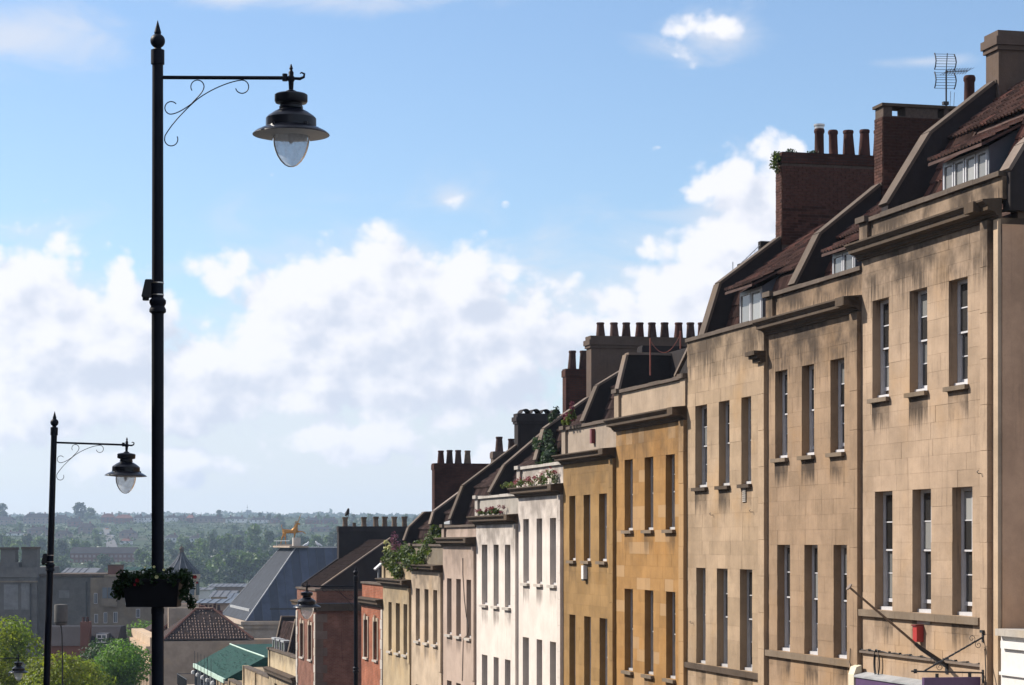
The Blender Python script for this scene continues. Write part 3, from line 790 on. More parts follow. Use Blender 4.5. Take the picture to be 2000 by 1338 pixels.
# ------------------------------------------------------------------ the terrace, house by house from the camera downhill
def build_house(label, uL, uR, base, rows, par, cor=None, pil=None, ashlar=False, patch=None, soot=.55, cols=2, wrows=2, band=None,
                sillmat=None, paint=None, pale=0.0, pwpts=None, roofmat=None, rand=.1, topz=None, cmat=None, pier=True, course=.36, open_=(0,), reveal=.185, rowx=None, sills=True,
                cormat=None, mott=.78, parmat=None, warm=(1.12, .98, .75), brick=None, deep=9.0, knee=None):
    h = House(label, uL, uR, deep=deep); z = h.z
    zcor = z(cor[0]) if cor else z(par); ledges = [(zcor, 1.5)] + ([(z(par) - .1, .8)] if cor else [])
    for r in rows:
        for a, b in r[2]: ledges.append((z(r[0]) - .09, .7, (h.X(a) + h.X(b)) / 2, abs(h.X(b) - h.X(a)) / 2 + .03))
    mat = brick or stone('wall_%d' % int(uL), base, amount=soot, rand=rand, patch=patch, zs=ledges, warm=warm, mott=mott); h.mat = mat
    cmat = cmat or M['coping']; h.par = z(par)
    ops = []
    for ri, (z0, z1, xs) in enumerate(rows):
        for a, b in xs: ops.append((h.X(a), h.X(b), z(z0), z(z1)))
    ops = [(min(a, b), max(a, b), c, d) for a, b, c, d in ops]; h.ops = ops
    back = .009 if ashlar else 0.0
    ztop = zcor if cor else z(par) - .1
    wm = wall_mesh(ops, h.W, 0, ztop, back, reveal + .12, deep).build('wall', mat, h.root)
    xr = h.W - (pil or 0)
    if ashlar:
        br = [q for o in ops for q in (o[2], o[3])]
        stones(wm, mat, ops, 0.004, xr, max(0, z(-4.6)), ztop, sorted(set(br)), course, back=.009, seed=int(uL))
    if pil:
        p = MB(); zz = max(0, z(-5.2)); n = max(3, round((ztop - zz) / .85))
        p.box(xr, h.W - .002, -.07, back + .3, 0, zz)
        for i in range(n):
            bevel_block(p, xr, h.W - .002, zz + (ztop - zz) * i / n + .002, zz + (ztop - zz) * (i + 1) / n - .002, -.105 + random.uniform(-.003, .003), .04, .006)
        p.build('pilaster', mat, h.root)
    for k, o in enumerate(ops):
        window(h.root, *o, y=reveal, cols=cols, rows=wrows, sill=sills and not (band and abs(o[2] - z(band)) < .05), sillmat=sillmat, paint=paint,
               open_=random.choice(open_), pale=pale)
    if band:
        s = MB(); n = 6
        bw = h.W - (pil or .80)
        for i in range(n): s.box(bw * i / n + .003, bw * (i + 1) / n - .003, -.085, back + .02, z(band) - .15, z(band) - .008)
        s.build('sill_band', sillmat or M['sill'], h.root)
    if cor:
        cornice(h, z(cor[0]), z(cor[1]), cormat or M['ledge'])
        if pil:
            c = MB(); c.box(xr - .04, h.W, -.42, -.05, z(cor[0]) + (z(cor[1]) - z(cor[0])) * .40, z(cor[1]) - .006); c.build('cornice_block', cormat or M['ledge'], h.root)
        parapet(h, z(cor[1]) + .012, z(par), parmat or mat, cmat, pier)
    else:
        p = MB(); n = 5
        for i in range(n): p.box(h.W * i / n + .003, h.W * (i + 1) / n - .003, -.06, .40, z(par) - .1, z(par) + random.uniform(-.01, .01))
        p.build('coping', cmat, h.root)
    return h

def mansard(h, top, off=.42, dz=.10, mats=.7, parts=True, skip=None, x0=.2, x1=None, ridge=3.4):
    """roof behind the parapet, following the party wall a little lower: steep slope, then shallow slope"""
    (a0, b0), (a1, b1), (a2, b2) = top[:3]
    k = (b2 - b1) / max(.05, a2 - a1)
    e = (a0 + off, min(b0, h.par - .15) - .3); kn = (a1 + off + .06, b1 - dz); rd = (ridge, b1 - dz + k * (ridge - a1 - off))
    # keep the steep slope going down behind the parapet
    x1 = h.W - .2 if x1 is None else x1
    base = MB(); base.prism_x([e, kn, rd, (rd[0] + .01, e[1] - .3), (e[0], e[1] - .3)], x0 - .02, x1 + .02)
    deck = [(y, z - .06) for y, z in (e, kn, rd)]
    base = MB(); base.prism_x(deck + [(rd[0] + 2.5, rd[1] - 1.0), (rd[0] + 2.5, e[1] - .5), (e[0], e[1] - .5)], x0 - .02, x1 + .02)
    r = base.build('roof', M['tile_sheet'], h.root)
    if parts:
        tile_slope(r, mats, x0, x1, e, kn, skip=skip); tile_slope(r, mats, x0, x1, (kn[0] - .08, kn[1] - .02), rd, skip=skip)
    else:
        m = tile_sheet(x0, x1, e, kn); n2 = tile_sheet(x0, x1, (kn[0] - .08, kn[1]), rd); m.add(n2.v, n2.f)
        tag(m.build('tile_rows', M['tile_sheet'], r), kind='stuff')
    return r, e, kn, rd

def dormer(h, x0, x1, y, z0, z1, kn, rd, lights=4, up=1.4, over=.25, tiles=True, hood=False):
    """catslide dormer: upright casements under a tiled slope that runs up into the roof"""
    mb = MB(); fw = .06
    mb.box(x0, x1, y, y + .08, z0, z0 + fw); mb.box(x0, x1, y, y + .08, z1 - fw, z1)
    n = lights
    for i in range(n + 1):
        xx = x0 + (x1 - x0) * i / n; mb.box(xx - fw / 2, xx + fw / 2, y + .002, y + .078, z0 + fw, z1 - fw)
    dm = mb.build('dormer', M['white_paint'], h.root)
    for i in range(n):
        a, b = x0 + (x1 - x0) * i / n + fw / 2, x0 + (x1 - x0) * (i + 1) / n - fw / 2
        c = MB()
        for q in ((a, a + .045, z0 + fw, z1 - fw), (b - .045, b, z0 + fw, z1 - fw), (a + .045, b - .045, z0 + fw, z0 + fw + .045), (a + .045, b - .045, z1 - fw - .045, z1 - fw)):
            c.box(q[0], q[1], y - .02, y + .05, q[2], q[3])
        c.build('casement', M['white_paint'], dm)
        p = MB(); p.box(a + .0455, b - .0455, y + .01, y + .02, z0 + fw + .0455, z1 - fw - .0455); p.build('pane', M['pane_pale'], dm)
    f = (y - over, z1 + .02); L = up
    k = (rd[1] - kn[1]) / (rd[0] - kn[0]); t = (y + up, z1 + .02 + (up + over) * max(.25, min(k, .5)))
    ck = MB()
    for xx in (x0 - .05, x1 + .01): ck.prism_x([(y, z0 - .6), (y, z1), (t[0], t[1] - .05), (y + up + .4, z0 - .6)], xx, xx + .04)
    ck.build('dormer_cheek', M['lead'], h.root)
    rf = MB(); rf.prism_x([f, t, (t[0], t[1] - .05), (f[0], f[1] - .06)], x0 - .22, x1 + .22)
    r = rf.build('dormer_roof', M['tile_sheet'], h.root)
    if tiles: tile_slope(r, .6, x0 - .22, x1 + .22, (f[0], f[1] + .03), (t[0], t[1] + .03))
    return dm

TAN = (0.400, 0.292, 0.206)
# --- 1
h1 = build_house('tan ashlar house with four-light white dormer and iron sign bracket, highest of the terrace', 1683, 1955, TAN,
    [(3.06, 5.14, [(1704, 1736), (1776.5, 1811), (1853, 1890)]), (-1.42, 1.08, [(1709, 1743), (1782, 1818.5), (1860, 1899)])],
    6.95, (6.07, 6.41), pil=None, ashlar=True, soot=.78, band=-1.42, open_=(0, .1, .12), rand=.065, pale=.22)
h1.pt = party_wall(h1, [(1728, 402), (1812, 264), (1936, 166)], h1.z(5.5), M['coping'], M['render_shade'])
def p1():
    h = h1; z = h.z
    xa, xb = h.X(1924), h.X(1938.5)        # pilaster near the corner, then a narrow return strip
    p = MB(); zz = z(-5.2); n = 13
    for i in range(n): bevel_block(p, xa, xb, zz + (z(6.07) - zz) * i / n + .002, zz + (z(6.07) - zz) * (i + 1) / n - .002, -.11 + random.uniform(-.003, .003), .04, .006)
    p.build('pilaster', h.mat, h.root)
    c = MB(); c.box(xa - .04, xb + .05, -.42, -.05, z(6.21), z(6.404)); c.build('cornice_block', M['ledge'], h.root)
    q = MB(); q.box(h.X(1946), h.W - .003, -.06, .3, 0, z(6.05)); q.build('corner_strip', M['strip'], h.root)
    lg = MB(); lg.box(.03, h.X(1926), -.07, -.001, h.Z(1268, 1677) - .06, h.Z(1268, 1677) - .015); lg.build('ledge', M['coping_lit'], h.root)
    # coping and parapet along the flank
    k = MB(); k.box(h.W - .3, h.W - .001, .34, 9, z(5.9), z(6.84)); f = k.build('flank_parapet', M['render'], h.root)
    c = MB(); c.box(h.W - .34, h.W + .05, .39, 9, z(6.845), z(6.95)); c.build('coping_stone', M['coping'], f)
    w_ = MB(); w_.box(h.W, h.W + .02, .02, 9, 0, z(5.95)); w_.build('flank_wall', M['flank'], h.root)
p1()
xa, za = h1.P(1843, 368, 1.15); xb, zb = h1.P(1930, 292, 1.15)
dz0, dz1 = h1.P(1843, 378, 1.15)[1] - .12, h1.P(1843, 319, 1.15)[1]
r1, e1, k1, rd1 = mansard(h1, h1.pt, skip=lambda x, y, z: xa - .1 < x < xb + .1 and y < 2.9 and z < dz1 + .75, ridge=3.7)
dormer(h1, xa, xb, 1.15, dz0, dz1, k1, rd1, 4, up=1.7)
party_wall(h1, [(1966, 336), (1996, 286), (2075, 215)], h1.z(6.2), M['coping_lit'], M['render_shade'], right=True, th=.3)
chimney(h1, 1938, 65, 168, 2.6, .62, M['render'], cap='moulded')
# --- 2
h2 = build_house('tan ashlar house with white dormer, below the brick stack that carries a TV aerial', 1500, 1683, (0.322, 0.224, 0.148),
    [(2.0, 4.07, [(1514, 1538), (1566, 1590), (1622, 1649)]), (-2.56, -.05, [(1518, 1543), (1571, 1597), (1628, 1654)])],
    5.97, (4.98, 5.31), pil=.44, ashlar=True, soot=.78, cols=1, wrows=2, band=-2.56, open_=(0, .08), rand=.065, pale=.2)
h2.pt = party_wall(h2, [(1549, 558), (1598, 460), (1714, 365)], h2.z(4.6), M['coping'], M['render_shade'])
xa2, _ = h2.P(1627, 500, 1.0); xb2 = h2.W - .5
d20, d21 = h2.P(1627, 548, 1.0)[1], h2.P(1627, 497, 1.0)[1]
r2, e2, k2, rd2 = mansard(h2, h2.pt, skip=lambda x, y, z: xa2 - .1 < x < xb2 + .1 and y < 1.6 and z < d21 + .2, ridge=3.6)
dormer(h2, xa2, min(xb2, xa2 + 1.3), 1.0, d20, d21, k2, rd2, 2, up=1.0, over=.2)
C2, c2b = chimney(h2, 1717, 205, 400, 3.4, .50, M['brickwall'], cap='openslab', brickit=True, pots=[(1893, 148, 25)], potmat=M['pot_red'], kinds=[1])
# --- 3
h3 = build_house('tan ashlar house without a cornice, white dormer on its roof and three dark sills', 1342, 1500, (0.378, 0.276, 0.186),
    [(1.45, 3.6, [(1358, 1381), (1404, 1425), (1448, 1467)]), (-3.17, -.66, [(1360, 1378), (1400, 1421), (1445, 1469)])],
    5.44, None, pil=.42, ashlar=True, soot=.72, cols=2, wrows=2, band=-3.17, paint=M['grey_paint'], pale=.5, rand=.11, warm=(1.12, .93, .62), pier=False, sillmat=M['ledge'])
h3.pt = party_wall(h3, [(1374, 655), (1404, 556), (1520, 468)], h3.z(4.6), M['coping'], M['render_shade'])
xa3, _ = h3.P(1446, 600, .95); xb3, _ = h3.P(1488, 600, .95)
d30, d31 = h3.P(1446, 645, .95)[1], h3.P(1446, 572, .95)[1]
r3, e3, k3, rd3 = mansard(h3, h3.pt, skip=lambda x, y, z: xa3 - .1 < x < xb3 + .1 and y < 2.4 and z < d31 + .5, ridge=3.6)
dormer(h3, xa3, xb3, .95, d30, d31, k3, rd3, 2, up=1.5, over=.35)
C3, c3b = chimney(h3, 1522, 299, 462, 3.6, .46, M['brickwall'], cap='slab', brickit=True, potmat=M['pot_red'], kinds=[1, 1, 0, 0, 0],
    pots=[(1600, 252, 22), (1628, 254, 21), (1658, 255, 24), (1688, 254, 23), (1716, 254, 22)])
def p3():
    h = h3; p, zt = h.PW(1600, 243); f = MB()
    zp = h.PW(1600, 256)[1]; f.lathe([(.13, zp - .05), (.13, zt - .06), (.15, zt - .05), (.15, zt)], 14, (0, p, 0)); f.build('flue_liner', M['steel_band'], C3, True)
    m = MB(); x0, x1 = h.W - .55, h.W + .0
    z0, z1 = h.Z(708, 1495), h.Z(686, 1495)
    for i, (o, a, b) in enumerate(((-.2, 0, .35), (-.28, .35, .62), (-.36, .62, 1))): m.box(x0 - .05 * i, x1, o, -.06, z0 + (z1 - z0) * a, z0 + (z1 - z0) * b - .003)
    m.build('capital', M['ledge'], h.root)
    # raking wall on the far corner, its coping in the sunlit tone
    a = (h.X(1296), h.Z(738, 1296)); b = (h.X(1331), h.Z(664, 1331)); q = MB()
    vs = [(a[0], .36, a[1]), (b[0], .36, b[1]), (b[0], .36, a[1] - .3), (a[0], .36, a[1] - .3)]
    q.add(vs + [(x, .62, zz) for x, y, zz in vs], [(0, 1, 2, 3), (7, 6, 5, 4), (0, 4, 5, 1), (1, 5, 6, 2), (2, 6, 7, 3), (3, 7, 4, 0)])
    rk = q.build('raking_wall', M['render_shade'], h.root)
    c = MB(); vs = [(a[0], .30, a[1] + .01), (b[0], .30, b[1] + .01), (b[0], .30, b[1] + .10), (a[0], .30, a[1] + .10)]
    c.add(vs + [(x, .70, zz) for x, y, zz in vs], [(0, 1, 2, 3), (7, 6, 5, 4), (0, 4, 5, 1), (1, 5, 6, 2), (2, 6, 7, 3), (3, 7, 4, 0)])
    c.build('coping', M['coping_lit'], rk)
    # roof terrace clutter behind the far party wall
    g_ = MB(); pa, za_ = h.PW(1452, 512); pb, zb_ = h.PW(1500, 468)
    g_.box(-.5, -.3, pa, pa + .5, za_ - .6, za_); g_.box(-.5, -.3, pb - .1, pb + .6, zb_ - .5, zb_); g_.build('terrace_post', M['render_shade'], h.root)
    w_ = MB(); w_.tube([(-.4, pa, za_ - .05), (-.4, pb, zb_ - .02)], .012, 6); w_.tube([(-.4, pa, za_ - .35), (-.4, pb, zb_ - .35)], .008, 6)
    for i in range(7):
        t = i / 6; w_.tube([(-.4, pa + (pb - pa) * t, za_ + (zb_ - za_) * t - .02), (-.4, pa + (pb - pa) * t, za_ + (zb_ - za_) * t - .36)], .006, 5)
    w_.build('wire_guard', M['wire_mesh'], h.root)
    w2 = MB(); pc, zc = h.PW(1441, 508); w2.tube([(-.4, pc, zc - 1.2), (-.4, pc, zc)], .014, 6); w2.build('terrace_pole', M['wire_mesh'], h.root)
p3()
# --- 4
h4 = build_house('orange-stained ashlar house patched with pale stones, grey lead sheet on its roof', 1203, 1342, (0.347, 0.194, 0.074),
    [(.36, 2.41, [(1220, 1236), (1259, 1276), (1300, 1318)]), (-3.72, -1.34, [(1220, 1236), (1259, 1276), (1301, 1319)])],
    4.49, (3.28, 3.63), pil=.42, ashlar=True, soot=.45, patch=(0.387, 0.261, 0.149), cols=2, wrows=2, paint=M['grey_paint'], rand=.10, pale=.1, parmat=stone('beige_parapet_stone', (.36, .275, .20), amount=.75, zs=[(30, 2)]), warm=(1.05, .88, .55), pier=2)
h4.pt = party_wall(h4, [(1206, 770), (1224, 694), (1262, 694)], h4.z(3.4), M['coping_lit'], M['render_shade'], th=.3, end=(3.2, h4.PW(1262, 694)[1] - .02))
def p4():
    h = h4
    a = h.P(1240, 748, .55); b = h.P(1304, 722, .55); ld = MB(); x0, x1 = h.X(1246), h.X(1308)
    z0 = h.z(4.45)
    for i in range(5): ld.add([(x0 + (x1 - x0) * i / 5, .5, z0), (x0 + (x1 - x0) * (i + .97) / 5, .5, z0), (x0 + (x1 - x0) * (i + .97) / 5, 1.5, z0 + .42 - .05 * (i % 2)), (x0 + (x1 - x0) * i / 5, 1.5, z0 + .42)], [(0, 1, 2, 3)])
    ld.add([(x0, .5, z0), (x0, 1.5, z0 + .42), (x0, 1.5, z0 - .6), (x0, .5, z0 - .6)], [(0, 1, 2, 3)])
    ld.add([(x0, 1.5, z0 + .42), (x1, 1.5, z0 + .42), (x1, 1.6, z0 - .5), (x0, 1.6, z0 - .5)], [(0, 1, 2, 3)])
    ld.build('lead_roof', M['lead_light'], h.root)
    r = MB(); r.box(.2, h.W - .2, 1.7, 8, h.z(3.5), h.z(4.2)); r.build('roof', M['lead'], h.root)
    bx = MB(); s, q = h.PW(1251, 674); bx.box(-.2, 2.2, s + .9, s + 2.4, h.z(3.6), h.PW(1251, 677)[1] - .15); bx.build('stair_housing', M['render_shade'], h.root)
p4()
# --- 5
h5 = build_house('orange-stained smooth stone house with a red alarm box on its parapet', 1100, 1203, (0.300, 0.185, 0.080),
    [(-.56, 1.48, [(1112, 1124), (1140, 1153), (1170, 1185)]), (-4.7, -2.28, [(1112, 1124), (1141, 1154), (1171, 1186)])],
    3.7, (2.5, 2.8), pil=.42, ashlar=True, soot=.35, cols=1, wrows=3, rand=.09, parmat=stone('parapet_render', (0.324, 0.261, 0.207), amount=.7, zs=[(30, 2)]), warm=(1.05, .9, .6), pier=True)
h5.pt = party_wall(h5, [(1139, 824), (1167, 755), (1251, 704)], h5.z(2.8), M['coping'], M['render_shade'])
mansard(h5, h5.pt, parts=False, ridge=3.2)
chimney(h5, 1251, 676, 715, 2.2, .5, M['render_shade'], cap='slab')
# --- 6
h6 = build_house('white-painted stucco house with pink flowers along its cornice and a bush behind the parapet', 1012, 1100, (0.66, 0.585, 0.53),
    [(-1.38, .81, [(1022, 1033), (1048, 1059), (1074, 1086)]), (-5.7, -3.24, [(1021, 1033), (1048, 1059), (1074, 1086)])],
    2.62, (1.55, 1.89), pil=.38, soot=.5, cols=1, wrows=1, sillmat=M['sill_pale'], cmat=M['sill_pale'], warm=(1, .98, .94), mott=.92, paint=M['grey_paint'])
h6.pt = party_wall(h6, [(1047, 899), (1063, 839), (1148, 779)], h6.z(1.6), M['coping_lit'], M['render_shade'])
mansard(h6, h6.pt, parts=False, ridge=3.2)
chimney(h6, 1150, 657, 790, 4.3, .62, M['render'], cap='moulded',
    pots=[(u_, 630, 18) for u_ in (1173, 1200, 1223, 1249, 1274, 1298, 1325, 1349, 1371)], potmat=[M[q] for q in ('pot_dark', 'pot_dark', 'pot_dark', 'pot_red', 'pot_dark', 'pot_dark', 'pot_red', 'pot_dark', 'pot_red')], kinds=[0] * 9)
# --- 7
h7 = build_house('white-painted stucco house, lower of the two white ones, streaked grey parapet', 930, 1012, (0.64, 0.57, 0.515),
    [(-2.29, -.07, [(941, 952), (964, 974), (986, 997)]), (-6.4, -4.14, [(941, 952), (964, 974), (986, 997)])],
    1.73, (.66, .98), pil=.38, soot=.55, cols=1, wrows=1, sillmat=M['sill_pale'], cmat=M['sill_pale'], warm=(1, .98, .94), mott=.92, paint=M['grey_paint'],
    parmat=stone('grey_parapet', (0.410, 0.373, 0.336), amount=.75, zs=[(40, 3)]))
h7.pt = party_wall(h7, [(957, 963), (986, 910), (1106, 808)], h7.z(.6), M['coping'], M['render_shade'])
mansard(h7, h7.pt, parts=False, ridge=3.6)
chimney(h7, 1102, 721, 815, 2.6, .5, M['brickwall'], cap='slab', pots=[(1117, 685, 17), (1139, 685, 17)], kinds=[0, 0])
# --- 8
h8 = build_house('pinkish-cream rendered house with a black cable across its front', 865, 930, (0.460, 0.355, 0.295),
    [(-3.63, -1.41, [(873, 882), (891, 900), (911, 920)]), (-7.8, -5.46, [(873, 882), (891, 900), (911, 920)])],
    .70, (-.14, .19), pil=.36, soot=.4, cols=1, wrows=1, sillmat=M['sill_pale'], warm=(1.02, .96, .88), mott=.9, paint=M['grey_paint'])
h8.pt = party_wall(h8, [(880, 1015), (905, 950), (1009, 871)], h8.z(-.3), M['coping'], M['render_shade'])
mansard(h8, h8.pt, parts=False, ridge=3.4)
C8, c8b = chimney(h8, 1008, 808, 872, 4.0, .62, M['render_shade'], cap='moulded')
def p8():
    x, y0, y1, zt = c8b; m = MB()
    for i in range(4):
        yc = y0 + .32 + i * .42; n = 8
        o = [(yc + (.18) * cos(pi * k / n), zt + .015 + .17 * sin(pi * k / n)) for k in range(n + 1)]
        q = [(yc + .145 * cos(pi * k / n), zt + .015 + .135 * sin(pi * k / n)) for k in range(n + 1)]
        m.prism_x(o + q[::-1], -.36, .36)
    m.build('half_round_tile', M['render_shade'], C8)
p8()
# --- 9
h9 = build_house('cream stone house overgrown by a rooftop garden above its cornice', 803, 865, (0.471, 0.369, 0.271),
    [(-4.15, -1.93, [(812, 820), (829, 837), (846, 854)]), (-8.4, -6.0, [(812, 820), (829, 837), (846, 854)])],
    -.05, (-1.2, -.92), pil=.36, soot=.5, cols=1, wrows=1, sillmat=M['sill_pale'], paint=M['grey_paint'], parmat=M['buff_stone'])
h9.pt = party_wall(h9, [(841, 1024), (848, 1000), (961, 916)], h9.z(-1.2), M['coping_lit'], M['render_shade'])
mansard(h9, h9.pt, parts=False, ridge=3.6)
chimney(h9, 961, 882, 925, 1.6, .5, M['render'], cap='slab', pots=[(975, 853, 16), (999, 857, 15)], kinds=[0, 0])
# --- 10
h10 = build_house('yellowish stone house between the red brick house and the rooftop garden', 748, 803, (0.471, 0.364, 0.236),
    [(-4.87, -2.67, [(758.6, 765), (773, 781), (788, 796)]), (-9.2, -6.9, [(758.6, 765), (773, 781), (788, 796)])],
    -.84, (-1.95, -1.62), pil=.34, soot=.42, cols=1, wrows=1, sillmat=M['sill_pale'], paint=M['grey_paint'])
h10.pt = party_wall(h10, [(790, 1056), (799, 1031), (829, 1002)], h10.z(-2), M['coping'], M['render_shade'], end=(4.2, h10.PW(829, 1002)[1] + .05))
mansard(h10, h10.pt, parts=False, ridge=2.9)
chimney(h10, 846, 905, 1010, 2.6, .56, M['brickwall'], cap='slab', pots=[(861, 880, 14), (878, 879, 14), (895, 879, 14), (913, 880, 14)], kinds=[0] * 4,
    potmat=[M['pot_red'], M['pot_dark'], M['pot_dark'], M['pot_buff']])
# --- 11, 12: brick houses either side of the side street
BR = brickmat('bright_red_brick', (.29, .088, .046), (.34, .115, .062), (.28, .18, .13))
BR2 = brickmat('brown_red_brick', (.185, .078, .052), (.225, .10, .07), (.20, .14, .11))
def surround(h, mat):
    for a, b, c, d in h.ops:
        m = MB(); t = .16
        m.box(a - t, a, -.045, .05, c, d + t); m.box(b, b + t, -.045, .05, c, d + t); m.box(a, b, -.045, .05, d, d + t)
        m.box((a + b) / 2 - .1, (a + b) / 2 + .1, -.10, -.046, d - .02, d + t + .12)
        m.build('window_surround', mat, h.root)
def quoins(h, x0, x1, mat, z0, z1, flank=False):
    for i, zz in enumerate(np.arange(z0, z1 - .3, .46)):
        k = .16 if i % 2 else 0; m = MB()
        if not flank: bevel_block(m, x0 + (k if x0 > h.W / 2 else 0), x1 - (0 if x0 > h.W / 2 else k), float(zz), float(zz) + .445, -.045, .03, .015)
        else: m.box(x1 - .02, x1 + .035, -.043, .62 - k * 1.4, float(zz), float(zz) + .445)
        m.build('quoin', mat, h.root)
h11 = build_house('bright red brick house with pale quoins and stone window surrounds, at the side street corner', 706, 748, (.3, .1, .06),
    [(-5.45, -3.65, [(712, 719), (730.5, 738)]), (-9.4, -7.4, [(712, 719), (730.5, 738)])],
    -1.85, (-3.0, -2.62), brick=BR, cols=1, wrows=1, sillmat=M['sill_pale'], paint=M['grey_paint'], pier=False)
surround(h11, M['portland']); quoins(h11, h11.W - .55, h11.W - .01, M['sill_pale'], 0, h11.z(-3.05))
m_ = MB(); m_.box(.2, h11.W - .2, 1.0, 8.5, h11.z(-3.2), h11.z(-2.0)); m_.build('roof', M['lead'], h11.root)
h12 = build_house('brown-red brick corner house with pale quoins, its dark flank facing up the street', 579, 617, (.3, .1, .06),
    [(-6.44, -4.53, [(587, 593.5), (603, 609.5)]), (-10.6, -8.4, [(587, 593.5), (603, 609.5)])],
    -2.52, (-3.72, -3.28), brick=BR2, cols=1, wrows=1, sillmat=M['sill_pale'], paint=M['grey_paint'], pier=False, deep=10)
surround(h12, M['portland']); quoins(h12, .01, .6, M['sill_pale'], 0, h12.z(-3.75)); quoins(h12, h12.W - .6, h12.W - .01, M['sill_pale'], 0, h12.z(-3.75))
quoins(h12, 0, h12.W, M['dim_quoin'], 0, h12.z(-3.75), True)
def p12():
    h = h12; z = h.z
    k = MB(); k.box(h.W - .3, h.W + .002, .34, 9.9, z(-3.27), z(-2.62)); f = k.build('flank_parapet', BR2, h.root)
    c = MB(); c.box(h.W - .34, h.W + .06, .39, 9.9, z(-2.615), z(-2.52)); c.build('coping_stone', M['coping'], f)
    g_ = MB(); g_.box(h.W + .001, h.W + .3, .02, 9.9, z(-3.7), z(-3.3)); g_.build('flank_cornice', M['ledge'], h.root)
    # street-facing slope of the roof, tile rows
    p0, z0 = h.PW(630, 1148, True); p1, z1 = h.PW(764, 1055, True)
    r = MB(); r.prism_x([(p0, z0 - .05), (p1, z1 - .05), (p1 + 4, z1 - .08), (p1 + 4, z0 - .5), (p0, z0 - .5)], .2, h.W - .2); rf = r.build('roof', M['tile_sheet'], h.root)
    t = tile_sheet(.2, h.W - .2, (p0, z0), (p1, z1)); tag(t.build('tile_rows', M['tile_dark'], rf), kind='stuff')
    party = MB(); party.prism_x([(p0 - .1, z0 - .4), (p0 - .1, z0), (p1, z1 + .10), (p1 + 4, z1 + .08), (p1 + 4, z0 - .4)], h.W - .28, h.W - .02); party.build('party_wall', M['render_shade'], h.root)
    c = MB(); L = sqrt((p1 - p0) ** 2 + (z1 - z0) ** 2); ny, nz = -(z1 - z0) / L * .06, (p1 - p0) / L * .06
    c.prism_x([(p0 - .1, z0), (p1, z1 + .10), (p1 + ny, z1 + .10 + nz), (p0 - .1 + ny, z0 + nz)], h.W - .30, h.W); c.build('coping', M['coping_lit'], h.root)
    p2 = MB(); p2.prism_x([(p0 - .1, z0 - .4), (p0 - .1, z0 + .08), (p1, z1 + .18), (p1 + 4, z1 + .18), (p1 + 4, z0 - .4)], -.02, .22); p2.build('party_wall', M['render_shade'], h.root)
p12()
C12, c12b = chimney(h12, 660, 1028, 1135, 6.0, .62, M['render_shade'], cap='slab', potmat=M['pot_buff'], kinds=[2, 1, 2, 2, 2, 2, 2],
    pots=[(674, 1010, 13), (692, 1021, 8), (711, 1010, 13), (734, 1009, 13), (751, 1009, 13), (770, 1009, 13), (790, 1009, 13)])
# --- 13 to 16: lower houses, only parapets in view
h13 = build_house('cream stone house with three small dormers on a mossy slope, below the brown-red brick house', 525, 579, (0.492, 0.394, 0.262), [(-10.5, -8.6, [(536, 541), (551, 556), (565, 570)])],
    -6.55, (-8.3, -7.75), soot=.5, cols=1, wrows=1, parmat=None, pier=True)
def p13():
    h = h13; x0, x1 = .2, h.X(551)
    pz = lambda u, v: h.PW(u, v)
    (pa, za), (pb, zb) = pz(540, 1270), pz(553, 1213)
    r = MB(); r.prism_x([(pa, za), (pb, zb), (pb + 4, zb), (pb + 4, za - .6), (pa, za - .6)], x0, x1); rf = r.build('roof', M['tile_sheet'], h.root)
    t = tile_sheet(x0, x1, (pa, za + .02), (pb, zb + .02)); tag(t.build('tile_rows', M['tile_sheet'], rf), kind='stuff')
    for xa, xb in ((x0 - .22, x0 + .02), (x1, x1 + .25)):
        q = MB(); q.prism_x([(pa - .25, za - .6), (pa - .12, za + .1), (pb - .1, zb + .25), (pb + 4, zb + .25), (pb + 4, za - .6)], xa, xb); o = q.build('party_wall', M['render_shade'], h.root)
        c = MB(); c.prism_x([(pa - .12, za + .1), (pb - .1, zb + .25), (pb + 3.5, zb + .25), (pb + 3.5, zb + .33), (pb - .14, zb + .33), (pa - .18, za + .12)], xa - .04, xb + .04); c.build('coping', M['coping_lit'], o)
    for u_ in (528, 536.5, 545.5):
        xc = h.X(u_); f0 = pa - .22; w_ = .62
        d = MB(); d.box(xc - w_, xc + w_, f0, f0 + 1.4, za - .5, h.z(-6.02)); dd = d.build('dormer', M['lead'], h.root); zt = h.z(-6.02)
        f = MB(); f.box(xc - w_ - .06, xc + w_ + .06, f0 - .10, f0 + 1.5, zt + .003, zt + .12); f.box(xc - w_, xc - w_ + .14, f0 - .06, f0 - .002, za - .5, zt); f.box(xc + w_ - .14, xc + w_, f0 - .06, f0 - .002, za - .5, zt); f.build('dormer_frame', M['lead_light'], dd)
        g_ = MB(); g_.box(xc - w_ + .145, xc + w_ - .145, f0 - .03, f0 - .003, za - .4, zt - .05); g_.build('pane', M['pane'], dd)
p13()
